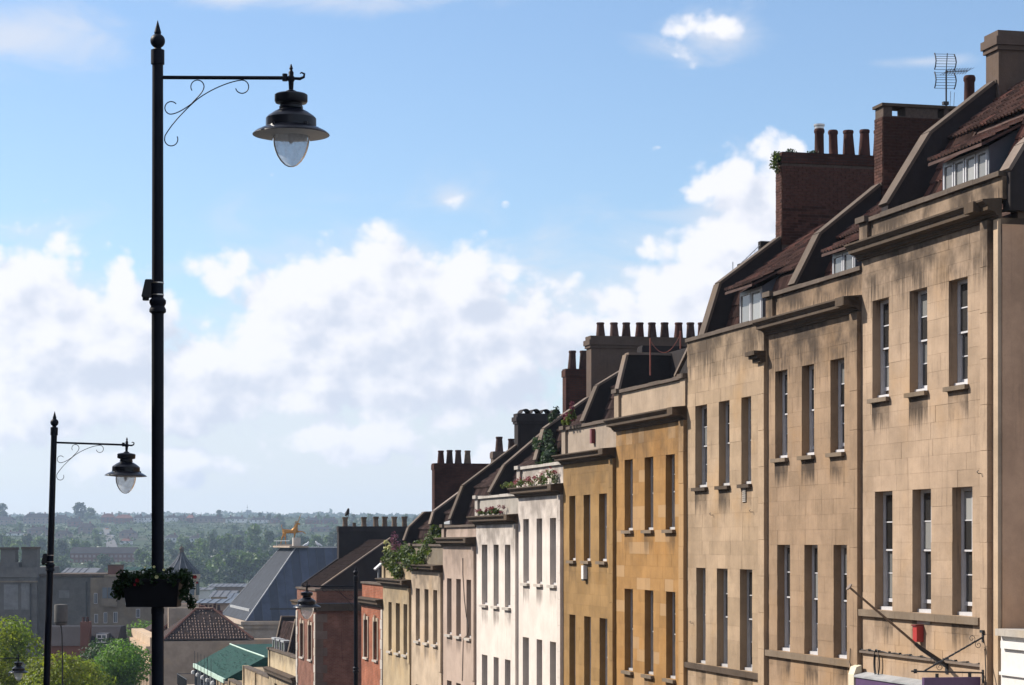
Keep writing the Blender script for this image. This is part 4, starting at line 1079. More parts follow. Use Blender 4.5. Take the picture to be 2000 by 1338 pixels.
for lb, a, b, pz in (('cream stone house with plain stepped parapet, third from the green netted roof', 476, 525, -8.35), ('cream stone house with plain low parapet, second from the green netted roof', 448, 476, -9.75),
                     ('cream stone house with plain low parapet right beside the green netted roof', 425, 448, -10.05)):
    hh = build_house(lb, a, b, (0.492, 0.377, 0.246), [(pz - 4.2, pz - 2.4, [(a + (b - a) * .3, a + (b - a) * .45), (a + (b - a) * .6, a + (b - a) * .75)])], pz, None, soot=.5, cols=1, wrows=1, pier=False)
    m_ = MB(); m_.box(.06, .42, -.10, .3, hh.z(pz - 1.35), hh.z(pz) + .03); m_.box(hh.W * .5, hh.W * .5 + .3, -.09, .3, hh.z(pz - 1.35), hh.z(pz) - .1); m_.build('pier', hh.mat, hh.root)
    m_ = MB(); m_.box(-.05, hh.W, -.32, -.005, hh.z(pz - 1.6), hh.z(pz - 1.36)); m_.build('cornice', M['lead_light'], hh.root)
# --- the white shop next uphill
h0 = House('white-painted low shopfront at the foot of the tan corner flank wall', 1957, 2140)
def p0():
    h = h0; zt = h.Z(1228, 1962); mt = M['white_box']
    m = MB(); m.box(0, h.W - .02, -.02, 8, 0, zt - .13); m.build('wall', mt, h.root)
    c = MB(); c.box(.0, h.W - .02, -.14, 8, zt - .128, zt); c.build('coping', M['sill_pale'], h.root)
    c = MB(); c.box(.12, h.W - .1, -.09, -.021, zt - .36, zt - .22); c.build('moulding', mt, h.root)
    c = MB(); c.box(.02, h.W - .1, -.07, -.021, zt - .86, zt - .80); c.build('moulding', mt, h.root)
    c = MB()
    za, zb = zt - 2.9, zt - 1.62
    for q in ((.45, .53, za, zb), (h.W - .6, h.W - .52, za, zb), (.53, h.W - .6, zb - .08, zb)): c.box(q[0], q[1], -.06, -.021, q[2], q[3])
    c.build('sign_frame', M['iron_matt'], h.root)
    d = MB(); d.box(.53, h.W - .6, -.03, -.0215, za, zb - .08); d.build('sign_panel', mt, h.root)
p0()

# ------------------------------------------------------------------ street lamps
def lamp(u_top, v_top, Y, label, arm=1, lean=0.0):
    """tall column with ball and spike finial, one scrolled arm and a bell lantern; built in metres from the finial tip"""
    T = px(u_top, v_top, Y); g = gz(T.x, T.y); H = T.z - g
    r = thing('street_lamp', label, 'street lamp', (T.x - H * sin(lean), T.y, g), 0, 'street lamps down both kerbs'); r.rotation_euler = (0, lean, 0)
    q = lambda d: H - d                       # d metres below the tip
    c = MB(); R = .0665
    c.lathe([(.15, 0), (.15, .5), (.13, .55), (.11, .9), (.09, .95), (R * 1.04, 1.1), (R * 1.03, q(3.32)), (R * 1.42, q(3.30)), (R * 1.42, q(3.27)), (R * 1.15, q(3.235)), (R * 1.42, q(3.20)),
             (R * 1.42, q(3.17)), (R, q(3.14)), (R * .93, q(.50)), (R * 1.15, q(.495)), (R * 1.15, q(.335)), (R * .7, q(.325)), (R * .6, q(.31))], 24)
    c.build('column', M['iron'], r, True)
    f = MB(); f.lathe([(.035, q(.32))] + [(.082 * sin(a) + .002, q(.232) - .082 * cos(a)) for a in np.linspace(.5, pi - .42, 9)] + [(.037, q(.148)), (.040, q(.142)), (.038, q(.13)), (.003, q(0))], 20)
    f.build('finial', M['iron'], r, True)
    L = 1.51 * arm; za = q(.645)
    a = MB(); a.tube([(R * .8 * arm, 0, za), (L, 0, za - .006)], .021, 12); a.lathe([(.03, -.04), (.03, .04)], 12, (L - .07 * arm, 0, za)); a.build('arm', M['iron'], r, True)
    s = MB(); A = lambda pts: [(x * arm, 0, za + z) for x, z in pts]
    def spiral(cx, cz, r0, a0, a1, n=16): return [(cx + r0 * cos(radians(t)), cz + r0 * sin(radians(t))) for t in np.linspace(a0, a1, n)]
    # long S: from scroll under the arm down to scroll on the column
    def bez(p0, p1, p2, p3, n=14):
        return [tuple((1 - t) ** 3 * p0[i] + 3 * (1 - t) ** 2 * t * p1[i] + 3 * (1 - t) * t * t * p2[i] + t ** 3 * p3[i] for i in (0, 1)) for t in np.linspace(0, 1, n)]
    s.tube(A(spiral(.955, -.105, .075, -165, 95) + bez((.948, -.03), (.78, -.05), (.55, -.16), (.42, -.27)) + bez((.42, -.27), (.30, -.38), (.16, -.52), (.083, -.66))[1:] + spiral(.153, -.70, .075, 160, 385)[1:]), .0062, 6)
    s.tube(A(spiral(.45, -.105, .075, 215, 5)[::1] + bez((.525, -.10), (.52, -.17), (.45, -.22), (.38, -.30)) + bez((.38, -.30), (.30, -.36), (.20, -.42), (.14, -.415))[1:] + spiral(.153, -.345, .072, -95, -320)[1:]), .0062, 6)
    s.build('scroll_bracket', M['iron'], r, True)
    b = MB(); x = L
    b.lathe([(.006, .15), (.022, .10), (.014, .085), (.03, .055), (.028, .02), (.042, .0), (.042, -.03), (.03, -.05), (.026, -.14), (.06, -.155), (.062, -.165)], 16, (x, 0, za))
    b.tube([(x + .02 * arm, 0, za - .01), (x + .10 * arm, 0, za - .015), (x + .145 * arm, 0, za + .005), (x + .15 * arm, 0, za + .04), (x + .12 * arm, 0, za + .055), (x + .10 * arm, 0, za + .045)], [.016, .018, .016, .013, .01, .007], 8)
    b.build('hanger', M['iron'], r, True)
    z0 = za - .165; k = .86
    p = MB(); P_ = [(.05, 0), (.17, -.022), (.187, -.035), (.187, -.105), (.175, -.125), (.13, -.135), (.125, -.16), (.135, -.165), (.135, -.185), (.12, -.19), (.19, -.225), (.262, -.275), (.285, -.30), (.287, -.395), (.30, -.405), (.33, -.415), (.40, -.45), (.432, -.475), (.436, -.485)]
    p.lathe([(a_, b_) for a_, b_ in P_], 40, (x, 0, z0), False); cn = p.build('lantern_hood', M['enamel'], r, True)
    u_ = MB(); u_.lathe([(.434, -.487), (.39, -.492), (.30, -.50), (.215, -.505), (.20, -.44), (.12, -.40), (.02, -.39)], 40, (x, 0, z0), False); u_.build('reflector', M['reflector'], cn, True)
    for ang in (.35, 2.2, 4.1, 5.4):
        ct = MB(); ct.box(x + .305 * cos(ang) - .012, x + .305 * cos(ang) + .012, .305 * sin(ang) - .012, .305 * sin(ang) + .012, z0 - .42, z0 - .375); ct.build('catch', M['enamel'], cn)
    gl = MB(); gl.lathe([(.209, -.50), (.209, -.55), (.200, -.61), (.182, -.67), (.155, -.73), (.118, -.785), (.07, -.83), (.035, -.846), (.008, -.85)], 36, (x, 0, z0), False); gl.build('glass_bowl', M['bowl'], r, True)
    lb = MB(); lb.lathe([(.012, -.40), (.03, -.42), (.034, -.50), (.03, -.56), (.008, -.585)], 14, (x, 0, z0)); lb.build('lamp_bulb', M['white_paint'], gl.build if False else r, True)
    return r, T, g, H
LAMP_Y = 25.5
lamp1, T1, g1, H1_ = lamp(308, 40, LAMP_Y, 'tall black street lamp carrying a flower trough halfway up its column')
lamp2, T2, g2, H2_ = lamp(107, 803, LAMP_Y * 150 / 82, 'smaller-looking black street lamp downhill of the one with the flower trough, dusty glass bowl', lean=.030)
lamp3, T3, g3, H3_ = lamp(695, 1104, LAMP_Y * 150 / 55, 'black street lamp standing before the bright red brick house, its arm pointing over the road', arm=-1)
lamp4, T4, g4, H4_ = lamp(-30, 1257, LAMP_Y * 150 / 38, 'black street lamp in front of the lime-yellow trees, only its lantern in view')

def pole_box(T, d, label, k=1.0):
    r = thing('sensor_box', label, 'equipment box', (T.x, T.y, T.z - d))
    m = MB(); w_ = .06
    vs = [(-.063, .0), (-.063, .20), (-.125, .20), (-.135, .19), (-.175, .012), (-.17, .0)]
    n = len(vs); m.add([(x * k, -w_, z) for x, z in vs] + [(x * k, w_, z) for x, z in vs], [tuple(range(n)), tuple(range(2 * n - 1, n - 1, -1))] + [(i, (i + 1) % n, (i + 1) % n + n, i + n) for i in range(n)])
    m.build('housing', M['iron_matt'], r)
    l = MB(); l.lathe([(.035, -.035), (.038, -.02), (.038, 0)], 14, (-.135 * k, 0, 0)); l.build('lens', M['enamel'], r, True)
    for z in (.03, .165):
        s = MB(); s.lathe([(.0695, z - .007), (.072, z - .006), (.072, z + .006), (.0695, z + .007)], 24, cap=False); s.build('strap', M['steel_band'], r, True)
pole_box(T1, 3.135, 'dark wedge-shaped box strapped to the column of the lamp with the flower trough')
pole_box(T2 - Vector((3.15 * .030, 0, 0)), 3.15, 'dark wedge-shaped box strapped to the column of the lamp below the grey tank')

# ------------------------------------------------------------------ flower trough on the first lamp
zt_ = (HY - 1136) / F * LAMP_Y; zb_ = (HY - 1185) / F * LAMP_Y
fp = thing('flower_trough', 'black flower trough clamped round the lamp column', 'planter', (T1.x - .045, T1.y, zb_))
m = MB(); hh_ = zt_ - zb_
def trough(m, a0, a1, b0, b1, z0, z1):
    m.add([(-a0, -b0, z0), (a0, -b0, z0), (a0, b0, z0), (-a0, b0, z0), (-a1, -b1, z1), (a1, -b1, z1), (a1, b1, z1), (-a1, b1, z1)],
          [(3, 2, 1, 0), (0, 1, 5, 4), (1, 2, 6, 5), (2, 3, 7, 6), (3, 0, 4, 7), (4, 5, 6, 7)])
trough(m, .285, .315, .17, .20, 0, hh_); m.build('trough', M['planter'], fp)
m = MB(); trough(m, .325, .325, .21, .21, hh_ + .001, hh_ + .03); m.build('rim', M['planter'], fp)
m = MB(); m.tube([(.05, -.08, -.07), (.05, .08, -.07)], .012, 8); m.lathe([(.074, -.08), (.074, -.02)], 20, (.045, 0, 0)); m.build('clamp', M['iron'], fp)
pl = thing('trough_flowers', 'trailing dark green leaves with cream and red blooms spilling from the trough on the lamp', 'plant', (T1.x - .045, T1.y, zt_))
rg_ = random.Random(4); bl = []
for i in range(34):
    x = rg_.uniform(-.36, .40); bl.append((x, rg_.uniform(-.2, .2), .05 + rg_.uniform(-.03, .06) - .25 * max(0, abs(x) - .3), .075, .075, .065))
for i in range(22):
    sx = rg_.choice((-1, 1)); x = sx * rg_.uniform(.30, .44); bl.append((x, rg_.uniform(-.22, .1), -.02 - rg_.random() * (.26 if sx > 0 else .12), .055, .055, .07))
for i in range(8): bl.append((rg_.uniform(-.3, .3), -.22, rg_.uniform(-.03, .02), .05, .03, .05))
obj('leaves', leaf_mesh('trough_leaves', bl, 3000, .022, 3, shell=.3), M['leaf_basket'], pl)
def bloom(parent, x, y, z, r, mat, nm='bloom'):
    m = MB(); n = 7
    for k in range(n):
        a = 2 * pi * k / n; b = a + 2 * pi / n * .95
        m.add([(x, y, z), (x + r * cos(a), y - .3 * r, z + r * sin(a)), (x + 1.1 * r * cos((a + b) / 2), y - .2 * r, z + 1.1 * r * sin((a + b) / 2)), (x + r * cos(b), y - .3 * r, z + r * sin(b))], [(0, 1, 2, 3)])
    m.build(nm, mat, parent)
for (bu, bv, br_, mt) in ((306, 1127, .025, 'petal_cream'), (320, 1113, .018, 'petal_cream'), (301, 1107, .018, 'petal_cream'), (283, 1108, .014, 'petal_cream'), (268, 1134, .028, 'petal_red'), (381, 1127, .026, 'petal_red'), (263, 1142, .018, 'petal_red'), (385, 1138, .016, 'petal_red')):
    p_ = px(bu, bv, LAMP_Y - .24) - Vector((T1.x - .045, T1.y, zt_)); bloom(pl, p_.x, p_.y, p_.z, br_ * .8, M[mt])

# ------------------------------------------------------------------ fittings on the nearest houses
def on(h, nm, label, cat, x, y, z): return thing(nm, label, cat, h.local(x, y, z), ROT)
def boxpart(nm, mat, parent, *b):
    m = MB(); m.box(*b); return m.build(nm, mat, parent)
x_a = h1.X(1800); zt = h1.Z(1226, 1796)
al = on(h1, 'alarm_box', 'bright red alarm box under the sill band of the highest tan house', 'alarm box', x_a, 0, zt - .52)
m = MB(); m.box(-.10, .10, -.15, -.003, .24, .56); m.build('casing', M['alarm_red'], al); boxpart('lid', M['alarm_dark'], al, -.11, .11, -.18, -.003, .561, .585); boxpart('backplate', M['sill_pale'], al, -.2, .42, -.012, -.002, .60, .68)
al5 = on(h5, 'alarm_box', 'dark red alarm box on the pale parapet of the orange-stained smooth house', 'alarm box', h5.X(1159), .03, h5.Z(866, 1159))
boxpart('casing', M['alarm_dark'], al5, -.09, .09, -.12, -.002, 0, .42); boxpart('lid', M['alarm_dark'], al5, -.10, .10, -.125, -.002, .421, .44)
al5b = on(h5, 'alarm_box', 'narrow white alarm box below the middle sill of the orange-stained smooth house', 'alarm box', h5.X(1145), 0, h5.Z(1131, 1145))
boxpart('casing', M['white_box'], al5b, -.12, .12, -.13, -.002, 0, .42); boxpart('base', M['iron_matt'], al5b, -.11, .11, -.12, -.002, -.05, -.001)
vg = on(h3, 'vent_grille', 'small pale slatted vent below a dark sill on the house without a cornice', 'vent', h3.X(1455), 0, h3.Z(980, 1455))
for i in range(7): boxpart('slat', M['sill_pale'], vg, -.11, .11, -.03, -.005, i * .05, i * .05 + .03)
boxpart('frame', M['ledge'], vg, -.13, .13, -.012, -.004, -.02, .37)
# flag pole
b0 = on(h1, 'flag_pole', 'bare wooden flagpole with disc tip slanting out from the wall over the purple fascia', 'flagpole', h1.X(1850), 0, h1.Z(1300, 1850))
tip_p = px(1659, 1147, 0.0)
def proj_from_wall(h, x, y, u, v):
    """point in the vertical plane x through the wall that lies on a sight line"""
    s = h.sL - x; p, Y = at_s(u, s); return p, (HY - v) / F * Y - h.g
yt, zt2 = proj_from_wall(h1, h1.X(1850), 0, 1659, 1147); ym, zm = proj_from_wall(h1, h1.X(1850), 0, 1796, 1264)
zb0 = h1.Z(1300, 1850)
m = MB(); m.tube([(0, ym, zm - zb0), (0, yt, zt2 - zb0)], [.027, .022], 10); m.build('pole', M['pole_wood'], b0, True)
d_ = Vector((0, yt - ym, zt2 - zm)).normalized()
m = MB(); t_ = Vector((0, yt, zt2 - zb0)); m.tube([t_, t_ + d_ * .02], .075, 16); m.build('finial_disc', M['pole_wood'], b0, True)
m = MB(); m.tube([(0, -.02, .0), (0, ym - d_.y * .05, zm - zb0 - d_.z * .05), (0, ym + d_.y * .12, zm - zb0 + d_.z * .12)], [.05, .042, .036], 12); m.box(-.06, .06, -.02, -.002, -.16, .16); m.build('socket', M['iron_matt'], b0, True)
# fascia over the ground-floor shop
fz = h1.Z(1321, 1690); xf0, xf1 = h1.X(1690), h1.W - .35
fa = on(h1, 'shop_fascia', 'purple shop fascia with lead-covered top under the highest tan house', 'shop fascia', 0, 0, fz)
boxpart('board', M['purple'], fa, xf0 + .05, xf1, -.24, -.002, -1.1, -.01)
m = MB(); m.prism_x([(-.27, -.009), (-.27, .03), (-.002, .10), (-.002, -.009)], xf0, xf1 + .04); m.build('lead_cover', M['lead_light'], fa)
m = MB(); m.prism_x([(-.26, -1.0), (-.26, .04), (-.20, .20), (-.08, .24), (-.08, -1.0)], xf0 - .32, xf0 - .01); m.build('console', M['cream_block'], fa)
# hanging sign: iron bracket square to the wall
xs_ = h1.X(1931); br = on(h1, 'sign_bracket', 'twisted black iron sign bracket with scrolls on the corner pilaster', 'bracket', xs_, -.11, 0)
zz_ = lambda u, v: proj_from_wall(h1, xs_, 0, u, v)
ya, zA = zz_(1780, 1311); yb, zB = zz_(1938, 1314); yc, zC = zz_(1934, 1244); ydd, zD = zz_(1806, 1310)
m = MB(); m.tube([(0, ya + .11, zA), (0, 0, zB)], .016, 8); m.tube([(0, ydd + .11, zD), (0, 0, zC)], .017, 8)
for i in range(34):
    t = .2 + .62 * i / 33; m.tube([(.012 * cos(i * 1.2), ydd + .11 + (0 - ydd - .11) * t, zD + (zC - zD) * t + .012 * sin(i * 1.2)), (.012 * cos(i * 1.2 + 1.2), ydd + .11 - (ydd + .11) * (t + .02), zD + (zC - zD) * (t + .02) + .012 * sin(i * 1.2 + 1.2))], .012, 5)
m.build('arm', M['iron_matt'], br, True)
m = MB(); m.box(-.03, .03, -.02, .0, zC - .10, zC + .10); m.box(-.06, .06, -.05, .0, zC + .08, zC + .13); m.box(-.03, .03, -.02, 0, zB - .18, zB + .06); m.lathe([(.03, -.04), (.035, 0), (.03, .04)], 10, (0, ya + .19, zA)); m.build('wall_plate', M['iron_matt'], br)
def scroll(m, cy, cz, r0, turns, ph, sgn=1):
    m.tube([(0, cy + sgn * r0 * (1 - .72 * t) * cos(ph + t * turns * 2 * pi), cz + r0 * (1 - .72 * t) * sin(ph + t * turns * 2 * pi)) for t in np.linspace(0, 1, 20)], .006, 5)
for t, sg in ((.16, 1), (.24, -1), (.82, 1), (.90, -1)):
    m = MB(); cy, cz = ydd + .11 - (ydd + .11) * t, zD + (zC - zD) * t; scroll(m, cy - sg * .02, cz + sg * .085, .075, 1.3, -pi / 2 * sg, 1); m.build('scroll', M['iron_matt'], br)
yl, _ = zz_(1803, 1320); yr, zr = zz_(1913, 1322)
sg = on(h1, 'hanging_sign', 'dark purple hanging sign board below the twisted iron bracket', 'sign', xs_, 0, zr - 1.0)
boxpart('board', M['purple'], sg, -.05, .05, yl, yr, 0, 1.0)
for yy in (yl + .28, yr - .2):
    boxpart('hook', M['iron_matt'], sg, -.012, .012, yy - .03, yy + .03, 1.001, zB - (zr - 1.0) + .0)
# cables
cb_ = on(h1, 'wall_cable', 'black cable with a loose coil on the front of the highest tan house', 'cable', 0, 0, 0)
x0c, z0c = h1.X(1676) - .12, h1.Z(1267, 1677); x1c, z1c = h1.X(1928), h1.Z(1299, 1928)
pts = [(x0c + (x1c - x0c) * t, -.03, z0c + (z1c - z0c) * t + .012 * sin(t * 60)) for t in np.linspace(0, 1, 60)]
m = MB(); m.tube([(x0c + .06, -.02, z0c - .9), (x0c, -.14, z0c - .3), (x0c, -.13, z0c)], .011, 6); m.tube(pts, .012, 6)
m.tube([(x1c, -.03, z1c), (x1c + .03, -.13, z1c - .4), (x1c + .06, -.14, z1c - .9)], .011, 6)
for i in range(12): m.box(x0c + (x1c - x0c) * (i + .5) / 12 - .015, x0c + (x1c - x0c) * (i + .5) / 12 + .015, -.05, -.001, z0c + (z1c - z0c) * (i + .5) / 12 - .02, z0c + (z1c - z0c) * (i + .5) / 12 + .03)
m.build('cable', M['cable'], cb_)
xk = h1.X(1718); zk = h1.Z(1295, 1718); m = MB()
for j in range(3): m.tube([(xk + (.12 + .012 * j) * cos(a), -.05 - .012 * j, zk + (.27 + .012 * j) * sin(a)) for a in np.linspace(0, 2 * pi, 28)], .009, 5, False)
m.build('coil', M['cable'], cb_)
m = MB(); xd = h1.X(1936); m.tube([(xd, -.13, h1.z(-2.0)), (xd + .10, -.16, h1.z(-2.4)), (xd + .07, -.15, h1.z(-2.8)), (xd + .22, -.12, h1.z(-3.4))], .011, 6); m.build('cable', M['cable'], cb_)
c8_ = on(h8, 'wall_cable', 'thin black cable looping down the pinkish-cream front', 'cable', 0, -.025, 0)
m = MB(); m.tube([(h8.X(u_), 0, h8.Z(v_, u_)) for u_, v_ in ((905, 1090), (905, 1120), (908, 1170), (912, 1205), (917, 1225), (915, 1240), (906, 1247), (904, 1330))], .016, 5); m.build('cable', M['cable'], c8_)
# rings on walls
for (h, u, v, lb) in ((h3, 1393, 1006, 'small iron wall hook left of the vent on the house without a cornice'), (h3, 1471, 1000, 'small iron wall hook right of the vent on the house without a cornice'), (h1, 1927, 925, 'small iron wall hook high on the corner pilaster'), (h3, 1354, 1217, 'small iron wall hook beside the lower windows of the house without a cornice')):
    k = on(h, 'wall_hook', lb, 'hook', h.X(u), -.02 if h is h3 else -.12, h.Z(v, u)); m = MB(); m.tube([(0, .02, 0), (0, -.05, 0), (0, -.08, .03), (0, -.05, .06)], .008, 6); m.build('hook', M['iron_matt'], k)
# floodlight on the brick parapet
fl = on(h11, 'floodlight', 'pale tilted floodlight on the parapet end of the bright red brick house', 'floodlight', h11.X(735), .1, h11.z(-1.85))
m = MB(); m.tube([(0, 0, 0), (0, 0, .62)], .045, 8); m.build('post', M['lead_light'], fl, True)
m = MB(); m.add([(-.25, -.15, .58), (.25, -.15, .58), (.45, .35, 1.05), (-.05, .35, 1.05), (-.25, -.19, .64), (.25, -.19, .64), (.45, .31, 1.11), (-.05, .31, 1.11)], [(3, 2, 1, 0), (4, 5, 6, 7), (0, 1, 5, 4), (1, 2, 6, 5), (2, 3, 7, 6), (3, 0, 4, 7)]); m.build('head', M['white_box'], fl)

# ------------------------------------------------------------------ aerial on the brick stack
x_, y0_, y1_, zt_c = c2b; pa, zbase = h2.PW(1848, 205); _, ztop_ = h2.PW(1848, 104)
ae = on(h2, 'tv_aerial', 'TV aerial with twin grid reflectors on the open-topped brick stack', 'aerial', 0, pa, zt_c)
Hh = ztop_ - zt_c
m = MB(); m.tube([(0, 0, -.02), (0, 0, Hh - .42)], .022, 8); m.tube([(0, 0, Hh - .45), (0, .03, Hh)], .012, 6); m.box(-.05, .05, -.09, .05, .08, .16); m.tube([(0, .1, 0), (0, .12, .42)], .006, 5); m.tube([(0, .2, 0), (0, .22, .40)], .006, 5); m.build('mast', M['iron_matt'], ae)
for sgn, zc in ((1, Hh - .20), (-1, Hh - .66)):
    m = MB()
    for i in range(7):
        zz = zc - .19 + .38 * i / 6; off = -.10 * abs(i - 3) / 3
        m.tube([(off, -.26, zz), (off, .26 , zz + .02)], .006, 5)
    for yy in (-.26, .26): m.tube([(-.10, yy, zc - .19), (-.03, yy * 1.02, zc - .1), (0, yy * 1.03, zc), (-.03, yy * 1.02, zc + .1), (-.10, yy, zc + .21)], .016, 6)
    m.build('reflector', M['iron_matt'], ae)
m = MB(); zc = Hh - .45; m.tube([(0, 0, zc), (.55, .32, zc - .08)], .012, 6)
for i in range(9):
    t = i / 8; cx_, cy_, cz_ = .55 * t, .32 * t, zc - .08 * t
    for a in (.6, 2.2): m.tube([(cx_ - .12 * cos(a), cy_ - .12, cz_ - .12 * sin(a)), (cx_ + .12 * cos(a), cy_ + .12, cz_ + .12 * sin(a))], .005, 4)
m.build('yagi_boom', M['iron_matt'], ae)

# red and white chain across the lead roof
ch = on(h4, 'barrier_chain', 'sagging red and white barrier chain on an orange post over the lead sheet roof', 'chain', 0, 0, 0)
xq = h4.W - .6; qa = at_s(1270, h4.sL - xq); qb = at_s(1329, h4.sL - xq)
A_ = Vector((xq, qa[0], (HY - 664) / F * qa[1] - h4.g)); B_ = Vector((xq, qb[0], (HY - 652) / F * qb[1] - h4.g))
m = MB(); n = 26
for i in range(n):
    t0, t1 = i / n, (i + .75) / n
    f_ = lambda t: A_ + (B_ - A_) * t + Vector((0, 0, -.42 * 4 * t * (1 - t)))
    m.tube([f_(t0), f_(t1)], .012, 6)
m.build('chain', M['rope'], ch)
m = MB(); m.tube([A_ + Vector((0, 0, .05)), A_ - Vector((0, 0, .95))], .02, 8); m.tube([B_ + Vector((0, 0, .08)), B_ - Vector((0, 0, .4))], .02, 8); m.build('post', M['rope'], ch, True)

# ------------------------------------------------------------------ plants on the roofs
def shrub(name, label, cat, h, x, y, z, blobs, n, size, mat, seed, extra=(), stems=0):
    r = on(h, name, label, cat, x, y, z)
    obj('leaves', leaf_mesh(name + '_leaves', blobs, n, size, seed, shell=.2), mat, r)
    for nm, bl_, n_, s_, mt in extra: obj(nm, leaf_mesh(name + nm, bl_, n_, s_, seed + 5, shell=.1), mt, r)
    if stems:
        m = MB(); rg = random.Random(seed)
        for i in range(stems):
            b = blobs[i % len(blobs)]; m.tube([(rg.uniform(-.1, .1), rg.uniform(-.05, .05), -.15), (b[0] * .5, b[1] * .5, b[2] * .5), (b[0], b[1], b[2])], [.016, .012, .005], 5)
        m.build('stem', M['bark'], r)
    return r
rg = random.Random(11)
bx = h6.X(1024); shrub('buddleia', 'grey-green bush growing behind the parapet of the upper white house', 'bush', h6, bx, .8, h6.z(2.55),
    [(rg.uniform(-1.1, 1.3), rg.uniform(-.3, .4), rg.uniform(.05, 1.35) * (1 - .3 * abs(i - 9) / 9), .28, .22, .26) for i in range(22)], 1500, .06, M['leaf_grey'], 3, stems=9)
def ledge_flowers(h, label, ua, ub, z, seed, dens=16, tall=.28, mt='petal_pink'):
    rg = random.Random(seed); xa, xb = h.X(ua), h.X(ub); L = xb - xa
    prof = lambda t: .35 + .65 * t ** 2 if tall > .2 else .7
    bl = [((t := rg.random()) * L, rg.uniform(-.12, .12), .07 + rg.random() * tall * prof(t) * .8, .11, .10, .05 + .12 * prof(t) * tall * 2) for i in range(dens)]
    fl = [((t := rg.random() ** .7) * L, rg.uniform(-.14, .10), .10 + rg.random() * tall * prof(t) * 1.2, .09, .08, .08) for i in range(dens)]
    shrub('ledge_flowers', label, 'flowers', h, xa, -.17, z, bl, 800, .04, M['leaf_shrub'], seed, [('blooms', fl, 560, .028, M[mt])])
ledge_flowers(h6, 'pink flowers growing along the cornice of the upper white house', 996, 1092, h6.z(1.9), 5, 44, .42)
ledge_flowers(h7, 'small patch of pink flowers and grass on the cornice of the lower white house', 940, 990, h7.z(.99), 6, 14, .22)
ledge_flowers(h5, 'a few dark pink flowers growing below the brick stack with two pots', 1112, 1136, h5.z(3.72), 9, 8, .6)
# rooftop garden
rg = random.Random(21); xg0, xg1 = h10.X(752), h10.X(803)
shrub('rooftop_garden', 'thick mixed green plants spilling over the parapet of the yellowish stone house', 'plants', h10, h10.X(775), .35, h10.z(-.9),
    [((t := rg.uniform(-1.4, 7.2)), rg.uniform(-.65, .25), rg.uniform(-.55, .35) + .10 * max(0, t), .42, .26, .34) for i in range(44)], 4800, .075, M['leaf_shrub'], 7, stems=8)
shrub('climbing_bush', 'tall dark green climber rising behind the rooftop plants', 'bush', h9, .9, .5, h9.z(-.4),
    [((t := rg.uniform(-1.0, 2.6)), rg.uniform(-.3, .5), rg.uniform(-.1, .35) + max(0, rg.gauss(.2, .35)) * (1 if t > .5 else .5), .28, .24, .28) for i in range(26)], 2200, .085, M['leaf_shrub'], 8, stems=7)
shrub('foxglove', 'magenta flower spikes at the left of the rooftop plants', 'flowers', h10, h10.X(770), .1, h10.z(-.75),
    [(rg.uniform(-.5, .6), rg.uniform(-.2, .2), rg.uniform(0, .5), .16, .14, .2) for i in range(9)], 260, .06, M['leaf_shrub'], 12, [('blooms', [(rg.uniform(-.6, .9), rg.uniform(-.25, .15), .3 + rg.uniform(0, .9), .12, .1, .24) for i in range(13)], 240, .04, M['petal_mag'])], 6)
shrub('lily', 'cream blooms at the far end of the rooftop plants', 'flowers', h10, h10.X(756), .1, h10.z(-.8),
    [(rg.uniform(-.4, .4), rg.uniform(-.2, .2), rg.uniform(0, .7), .16, .14, .2) for i in range(8)], 320, .06, M['leaf_shrub'], 13, [('blooms', [(rg.uniform(-.5, .4), rg.uniform(-.25, .1), .35 + rg.uniform(0, .7), .1, .1, .1) for i in range(9)], 150, .06, M['petal_cream'])], 5)
ch_ = on(h10, 'garden_chair', 'white plastic garden chair among the rooftop plants', 'chair', h10.X(800), .9, h10.z(-.5))
m = MB(); m.box(-.25, .25, -.22, .22, .40, .44); m.build('seat', M['white_box'], ch_)
for a, b in ((-.23, -.2), (.20, -.2), (-.23, .18), (.20, .18)):
    boxpart('leg', M['white_box'], ch_, a, a + .035, b, b + .035, -.4, .399)
for i in range(5): boxpart('slat', M['white_box'], ch_, -.24 + i * .1, -.17 + i * .1, .2, .23, .442, .9)
boxpart('rail', M['white_box'], ch_, -.25, .25, .195, .235, .901, .96)
x_, y0_, y1_, z3 = c3b
shrub('chimney_plant', 'green plant hanging from the street end of the brick stack with five red pots', 'plant', h3, 0, y0_ - .08, z3 - .25, [(rg.uniform(-.2, .2), rg.uniform(-.1, .06), rg.uniform(-.32, .2), .11, .10, .13) for i in range(12)], 420, .04, M['leaf_shrub'], 15)
shrub('chimney_moss', 'tuft of greenery on top of the brick stack with five red pots', 'plant', h3, 0, y0_ + .75, z3 + .02, [(rg.uniform(-.2, .2), rg.uniform(-.45, .3), rg.uniform(0, .08), .12, .12, .06) for i in range(8)], 160, .035, M['leaf_grey'], 16)
shrub('wall_weed', 'green weed growing beside the stack capped with half-round tiles', 'plant', h6, -.1, h6.PW(1078, 828)[0], h6.PW(1078, 828)[1], [(rg.uniform(-.2, .2), rg.uniform(-.15, .25), rg.uniform(0, .5), .12, .12, .16) for i in range(10)], 260, .05, M['leaf_grey'], 17)
shrub('gutter_weed', 'bright green weeds in the gutter between the low parapets', 'plant', h13, -1.2, .9, h13.z(-7.7), [(rg.uniform(-2.6, 1.8), rg.uniform(-.3, .6), rg.uniform(-.3, .6), .5, .4, .3) for i in range(16)], 900, .10, M['leaf_green'], 18)
